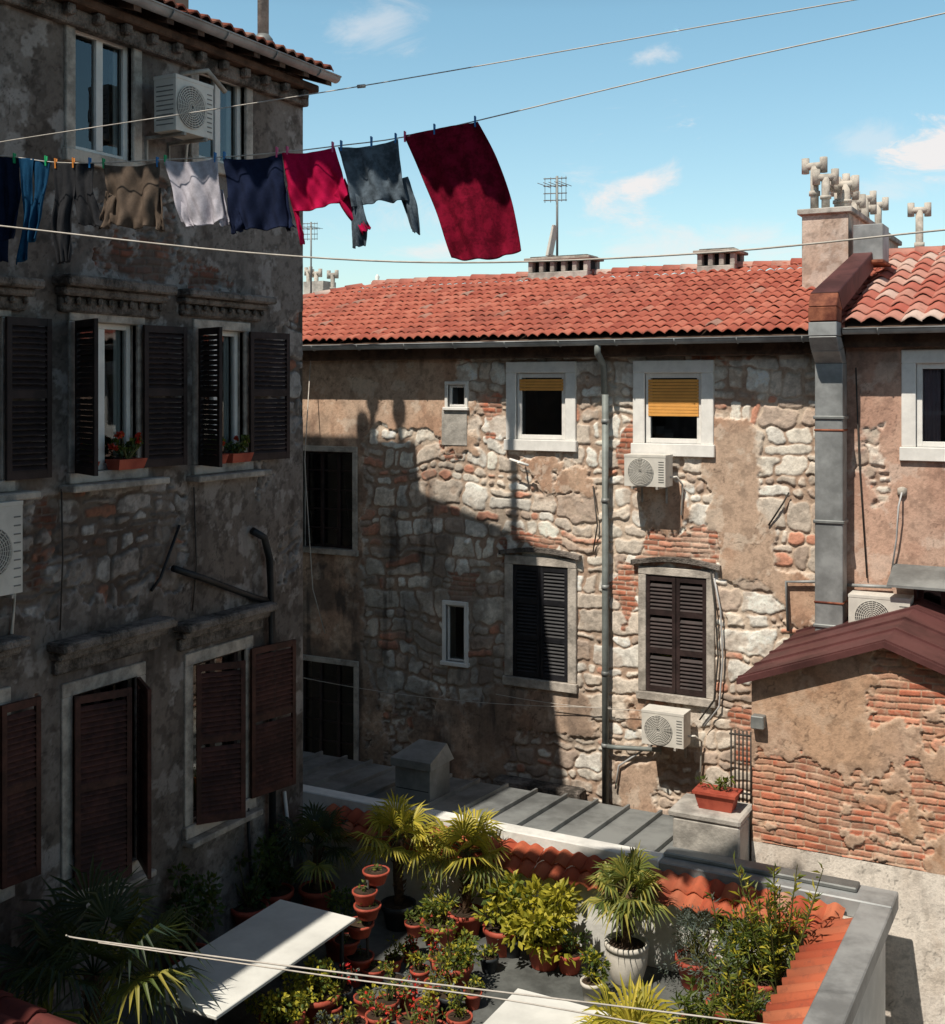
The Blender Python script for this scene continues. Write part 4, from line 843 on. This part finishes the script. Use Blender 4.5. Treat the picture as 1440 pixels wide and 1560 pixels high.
wbox(FL,wB1,.0,.18,1); wbox(FL,wB1,.5,.98,7); wbox(FL,wB2,.0,.4,1); wbox(FL,wB2,.5,.98,2)
# ================================================================= LAUNDRY
LA=atD(0,236,9.7); LB=atD(726,184,9.0)
LD=Vector((LB.x-LA.x,LB.y-LA.y,0)).normalized(); LN=Vector((LD.y,-LD.x,0))
if LN.dot(LA)>0: LN=-LN
def onL(px,py):
    r_=ray(px,py); return r_*(LA.dot(LN)/r_.dot(LN))
def clothmat(name,col,var=.15,fine=60,bd=.004,rough=.95):
    M[name]=simple(name,col,rough,var,fine,.6,bd,spec=.08)
clothmat('c_towel',(.15,.004,.018),.4,45,.012); clothmat('c_grey',(.085,.11,.135),.4,30); clothmat('c_mag',(.42,.006,.055)); clothmat('c_navy',(.012,.018,.045)); clothmat('c_lav',(.46,.44,.49)); clothmat('c_brown',(.12,.09,.07)); clothmat('c_dgrey',(.030,.031,.035)); clothmat('c_blue',(.010,.055,.12)); clothmat('c_dblue',(.008,.014,.035))
def interp(pts,t):
    n=len(pts)-1; x=t*n; i=min(n-1,int(x)); f=x-i
    p0=pts[max(0,i-1)];p1=pts[i];p2=pts[i+1];p3=pts[min(n,i+2)]
    return tuple(.5*((2*p1[a])+(-p0[a]+p2[a])*f+(2*p0[a]-5*p1[a]+4*p2[a]-p3[a])*f*f+(-p0[a]+3*p1[a]-3*p2[a]+p3[a])*f**3) for a in (0,1))
def cloth(mb,Lp,Rp,k,amp=.03,folds=3,seed=0,lean=0,bot=0,off=0,nu=28,nv=34,amp0=.15,topsag=0):
    rr=random.Random(seed); ph=[rr.uniform(0,6.28) for _ in range(5)]; vs=[]
    for j in range(nv+1):
        t=j/nv; a=interp(Lp,t); b_=interp(Rp,t)
        for i in range(nu+1):
            s_=i/nu; px=a[0]+(b_[0]-a[0])*s_; py=a[1]+(b_[1]-a[1])*s_
            py+=t*bot*math.sin(math.pi*s_)+(1-t)*topsag*math.sin(math.pi*s_)+t*1.2*math.sin(s_*17+seed)
            p=onL(px,py); am=amp*(amp0+(1-amp0)*t)
            o=am*(math.sin(folds*2*math.pi*s_+ph[0]+t*1.2)+.5*math.sin(folds*3.7*s_*math.pi+ph[1]-t*2.5)+.35*math.sin(9*t+ph[2]+4*s_)+.28*math.sin(21*s_+13*t+ph[3])+.18*math.sin(37*s_-17*t+ph[4]))
            vs.append(p+LN*(o+lean*t*t+off))
    W=nu+1; fs=[(j*W+i,j*W+i+1,(j+1)*W+i+1,(j+1)*W+i) for j in range(nv) for i in range(nu)]
    mb.add(vs,fs,k,True)
def garment(name,parts,seed,th=.004):
    mb=MB()
    for i,pt in enumerate(parts): cloth(mb,*pt[:3],seed=seed+i*3,off=-.012*i,**(pt[3] if len(pt)>3 else {}))
    o=mb.obj(name,recalc=False)
    md=o.modifiers.new('thickness','SOLIDIFY'); md.thickness=th; return o
garment('bath_towel',[([(615,206),(640,262),(668,330),(692,396)],[(728,185),(757,240),(782,310),(797,384)],'c_towel',dict(amp=.04,folds=1.4,lean=.12,bot=8,nu=40,nv=50,amp0=.2))],11,.008)
garment('grey_t_shirt',[([(515,224),(527,262),(538,316)],[(607,212),(613,262),(622,306)],'c_grey',dict(folds=2,amp=.035,bot=-3,topsag=5)),([(530,285),(534,340),(536,378)],[(548,300),(557,335),(558,373)],'c_grey',dict(folds=1,nu=10)),([(600,275),(612,310),(628,352)],[(620,268),(634,312),(639,357)],'c_grey',dict(folds=1,nu=10))],21)
garment('magenta_shirt',[([(430,233),(438,275),(447,322)],[(510,224),(522,265),(533,300)],'c_mag',dict(folds=2,amp=.035,bot=6,topsag=4)),([(437,285),(449,335),(457,373)],[(450,300),(457,335),(462,371)],'c_mag',dict(folds=1,nu=10)),([(508,296),(525,325),(551,358)],[(524,270),(543,315),(563,346)],'c_mag',dict(folds=1,nu=10))],31)
garment('navy_t_shirt',[([(341,241),(347,290),(352,346)],[(430,234),(434,280),(440,346)],'c_navy',dict(folds=2,amp=.035,bot=4,topsag=5)),([(345,300),(348,330),(352,356)],[(362,320),(370,340),(368,352)],'c_navy',dict(folds=1,nu=10)),([(420,300),(428,330),(436,352)],[(437,290),(442,325),(447,345)],'c_navy',dict(folds=1,nu=10))],41)
garment('lavender_t_shirt',[([(250,244),(263,285),(277,338)],[(332,240),(336,285),(342,335)],'c_lav',dict(folds=2,amp=.032,bot=7,topsag=5)),([(268,300),(276,330),(284,346)],[(285,315),(292,335),(296,345)],'c_lav',dict(folds=1,nu=10)),([(325,290),(330,320),(338,345)],[(338,288),(345,315),(350,340)],'c_lav',dict(folds=1,nu=10))],51)
garment('brown_t_shirt',[([(156,250),(163,290),(168,340)],[(244,247),(242,290),(236,342)],'c_brown',dict(folds=2,amp=.035,bot=7,topsag=5)),([(160,290),(154,320),(147,348)],[(176,300),(172,325),(166,348)],'c_brown',dict(folds=1,nu=10)),([(230,290),(235,330),(240,352)],[(243,285),(248,320),(250,350)],'c_brown',dict(folds=1,nu=10))],61)
garment('grey_trousers',[([(80,249),(84,290),(80,345),(90,402)],[(114,248),(115,290),(108,345),(106,398)],'c_dgrey',dict(folds=1.5,nu=16)),([(110,248),(110,285),(116,320),(121,342)],[(143,247),(142,285),(150,320),(158,345)],'c_dgrey',dict(folds=1.5,nu=16))],71)
garment('track_trousers',[([(28,240),(32,280),(35,330),(22,403)],[(52,242),(50,280),(50,330),(42,395)],'c_blue',dict(folds=1.5,nu=14)),([(48,242),(50,280),(48,320),(40,370)],[(76,245),(72,280),(64,320),(56,365)],'c_blue',dict(folds=1.5,nu=14))],81)
garment('dark_trousers',[([(-30,238),(-28,290),(-25,340),(-20,400)],[(0,238),(5,290),(10,340),(8,398)],'c_dblue',dict(folds=1.5,nu=14)),([(-4,238),(0,280),(5,310),(0,370)],[(28,240),(30,280),(30,310),(22,360)],'c_dblue',dict(folds=1.5,nu=14))],91)
def rope(name,pts,r=.008,k='rope',n=40):
    mb=MB(); P=[]; m=len(pts)-1
    for i in range(n+1):
        x=i/n*m; a=min(m-1,int(x)); f=x-a; q=[Vector(pts[max(0,a-1)]),Vector(pts[a]),Vector(pts[a+1]),Vector(pts[min(m,a+2)])]
        P.append(.5*((2*q[1])+(-q[0]+q[2])*f+(2*q[0]-5*q[1]+4*q[2]-q[3])*f*f+(-q[0]+3*q[1]-3*q[2]+q[3])*f**3))
    mb.tube(P,r,k,6); return mb.obj(name)
rope('clothesline',[atD(-120,236,9.75),onL(0,237),onL(80,247),onL(156,248),onL(250,243),onL(340,239),onL(430,232),onL(515,222),onL(608,210),onL(726,184),atD(1060,104,8.3),atD(1440,20,7.4),atD(1900,-90,6.6)],.0048)
rope('clothesline',[atD(-120,240,9.6),atD(20,213,9.4),atD(550,131,8.8),atD(1300,0,7.5),atD(1800,-80,6.8)],.0042)
rope('clothesline',[atD(-150,328,7.6),atD(0,344,7.5),atD(380,385,7.3),atD(700,400,7.1),atD(1080,385,6.9),atD(1440,350,6.7),atD(1800,315,6.5)],.0060)
rope('clothesline',[atD(100,1425,6.4),atD(150,1434,6.4),atD(520,1482,6.1),atD(900,1528,5.9),atD(1400,1590,5.6)],.0045)
rope('clothesline',[atD(150,1436,6.4),atD(520,1490,6.1),atD(800,1528,5.9),atD(1300,1620,5.6)],.004)
mb=MB(); p=atD(550,131,8.8); mb.tube([p-Vector((.03,0,0)),p+Vector((.03,.01,0))],.014,'rope',8); mb.obj('rope_knot')
M['pin1']=simple('pin_green',(.02,.4,.15),.5,.1,5,0); M['pin2']=simple('pin_blue',(.03,.2,.5),.5,.1,5,0); M['pin3']=simple('pin_orange',(.7,.25,.05),.5,.1,5,0); M['pin4']=simple('pin_pink',(.7,.1,.25),.5,.1,5,0)
for i,(px,py,k) in enumerate(((22,240,'pin1'),(70,244,'pin1'),(85,248,'pin3'),(112,247,'pin3'),(137,247,'pin2'),(158,248,'pin1'),(240,246,'pin2'),(252,243,'pin1'),(328,239,'pin2'),(342,238,'pin2'),(422,231,'pin4'),(438,230,'pin4'),(507,223,'pin4'),(520,221,'pin2'),(566,215,'pin2'),(603,210,'pin2'),(617,207,'pin4'),(662,196,'pin2'),(724,184,'pin2'))):
    p=onL(px,py); mb=MB(); F=Fr(p,LD,LN)
    for s_ in (-1,1):
        mb.hexa([F.p(-.006,-.045,s_*.004),F.p(.006,-.045,s_*.004),F.p(.006,.035,s_*.010),F.p(-.006,.035,s_*.010),F.p(-.006,-.045,s_*.010),F.p(.006,-.045,s_*.010),F.p(.006,.035,s_*.018),F.p(-.006,.035,s_*.018)],k)
    mb.obj('clothes_peg')
# unseen sheet and line added above the view, shaped to shade the laundry tops
k_=3.2
def up(p,e=0): return Vector(p)-SD*k_
mb=MB(); n=160; rows=[]
for i in range(n+1):
    px=120+(800-120)*i/n; f=max(0,(px-600)/130); yl=272+11*math.sin(px*.085)+7*math.sin(px*.21+1)-6*(px<440)+f*34
    base_=240-56*max(0,(px-340))/386
    rows.append([up(onL(px,yl+(base_-75-yl)*j/6))+LN*.02*math.sin(px*.1+j) for j in range(7)])
vs=[p for r_ in rows for p in r_]; mb.add(vs,[(7*i+j,7*i+7+j,7*i+8+j,7*i+1+j) for i in range(n) for j in range(6)],'c_dgrey',True); o=mb.obj('unseen_shade_sheet',recalc=False); md=o.modifiers.new('thickness','SOLIDIFY'); md.thickness=.006
rope('clothesline',[up(onL(60,166)),up(onL(150,165)),up(onL(340,164)),up(onL(560,130)),up(onL(800,93)),up(onL(1100,30))],.006)
# ================================================================= DISTANT HOUSES
DH=empty('distant_house')
mb=MB(); p=onY(470,455,26); mb.wbox(-24,-13.0,26,34,GZ,p.z-.1,'plain'); mb.wbox(-24,-12.7,25.9,34,p.z-.1,p.z+.02,'concrete'); mb.obj('walls',DH)
mb=MB()
for px,pt in ((470,405),(482,408),(507,410)):
    p=onY(px,pt,26.5); cowl(mb,p.x,26.5,p.z-.75,.6,px)
p=onY(485,432,26.5); mb.wbox(p.x-.35,p.x+.3,26.3,26.9,1.2,p.z+.05,'concrete'); mb.obj('chimneys',DH)
mb=MB(); p=onY(575,445,30); mb.lathe((p.x,30,p.z-.5),[(.2,0),(.2,.5),(.12,.52),(.14,.7),(.07,.85),(.05,.88),(.07,.95),(.02,1.03)],'whitewash',10); mb.tube([(p.x-.2,30,p.z+.3),(p.x,30,p.z+.25),(p.x+.25,30,p.z+.1)],.04,'whitewash',6); mb.wbox(p.x-.6,p.x+.6,29.6,30.4,GZ,p.z-.5,'plain'); mb.obj('roof_statue')
# ================================================================= WORLD
w=bpy.data.worlds.new('World'); scene.world=w; w.use_nodes=True; nt=w.node_tree; nt.nodes.clear(); g=G(nt)
out=g.n('ShaderNodeOutputWorld'); bg=g.n('ShaderNodeBackground'); g.l(bg.outputs[0],out.inputs[0])
sky=g.n('ShaderNodeTexSky',sky_type='NISHITA'); sky.sun_disc=False
S=-SD; sky.sun_elevation=math.asin(S.z); sky.sun_rotation=math.atan2(S.x,S.y); sky.air_density=1.0; sky.dust_density=1.2; sky.ozone_density=1.0; sky.altitude=50
dirv=g.n('ShaderNodeTexCoord').outputs['Generated']; sx=g.n('ShaderNodeSeparateXYZ'); g.l(dirv,sx.inputs[0])
grad=g.ramp(sx.outputs[2],[(0.0,(2.1,2.15,1.95)),(.12,(2.0,2.2,1.95)),(.30,(1.75,2.2,1.95)),(.42,(.8,.92,.88)),(1,(.48,.55,.55))])
col=g.mix(1.0,sky.outputs[0],grad,'MULTIPLY')
nzv=g.noise(g.scale(dirv,(1,1,2.4)),11,8,.66,.6).outputs[0]
tot=None
for (px,py,rad,th,den) in ((965,290,.075,2.3,1.2),(1432,228,.042,1.5,1.8),(1000,80,.025,2,.6),(575,35,.05,1.5,.45),(660,385,.05,3.5,.7),(1340,290,.05,3,.4),(600,330,.06,2,.9),(1100,375,.14,4,.6),(880,265,.045,2.5,.7),(1330,210,.05,3,.35)):
    c=ray(px,py).normalized()
    s1=g.n('ShaderNodeVectorMath',operation='SUBTRACT'); g.l(dirv,s1.inputs[0]); s1.inputs[1].default_value=c
    s2=g.scale(s1.outputs[0],(1,1,th)); ln=g.n('ShaderNodeVectorMath',operation='LENGTH'); g.l(s2,ln.inputs[0])
    mk=g.sstep(ln.outputs['Value'],0,rad*1.5,1,0)
    v=g.math('MULTIPLY',g.sstep(g.math('ADD',mk,g.math('MULTIPLY',g.math('SUBTRACT',nzv,.5),3.0)),.45,1.4),den)
    tot=v if tot is None else g.math('MAXIMUM',tot,v)
tot=g.math('MINIMUM',tot,.93)
col=g.mix(tot,col,(10.8,10.3,10.1)); g.l(col,bg.inputs[0]); bg.inputs[1].default_value=.085
sun=bpy.data.lights.new('sun','SUN'); sun.energy=5.0; sun.angle=math.radians(.5); sun.color=(1,.92,.80)
so=bpy.data.objects.new('sun',sun); scene.collection.objects.link(so); so.rotation_euler=SD.to_track_quat('-Z','Y').to_euler(); so.location=(-3,-10,20)
# ================================================================= CAMERA
cam=bpy.data.cameras.new('camera'); co=bpy.data.objects.new('camera',cam); scene.collection.objects.link(co)
cam.sensor_fit='HORIZONTAL'; cam.sensor_width=36; cam.lens=36*FPX/1440; cam.shift_y=-(780-HY)/1440; cam.clip_end=3000; cam.clip_start=.05
co.location=(0,0,0); co.rotation_euler=(math.pi/2,0,TH); scene.camera=co
scene.view_settings.view_transform='Standard'; scene.view_settings.look='None'; scene.view_settings.exposure=0
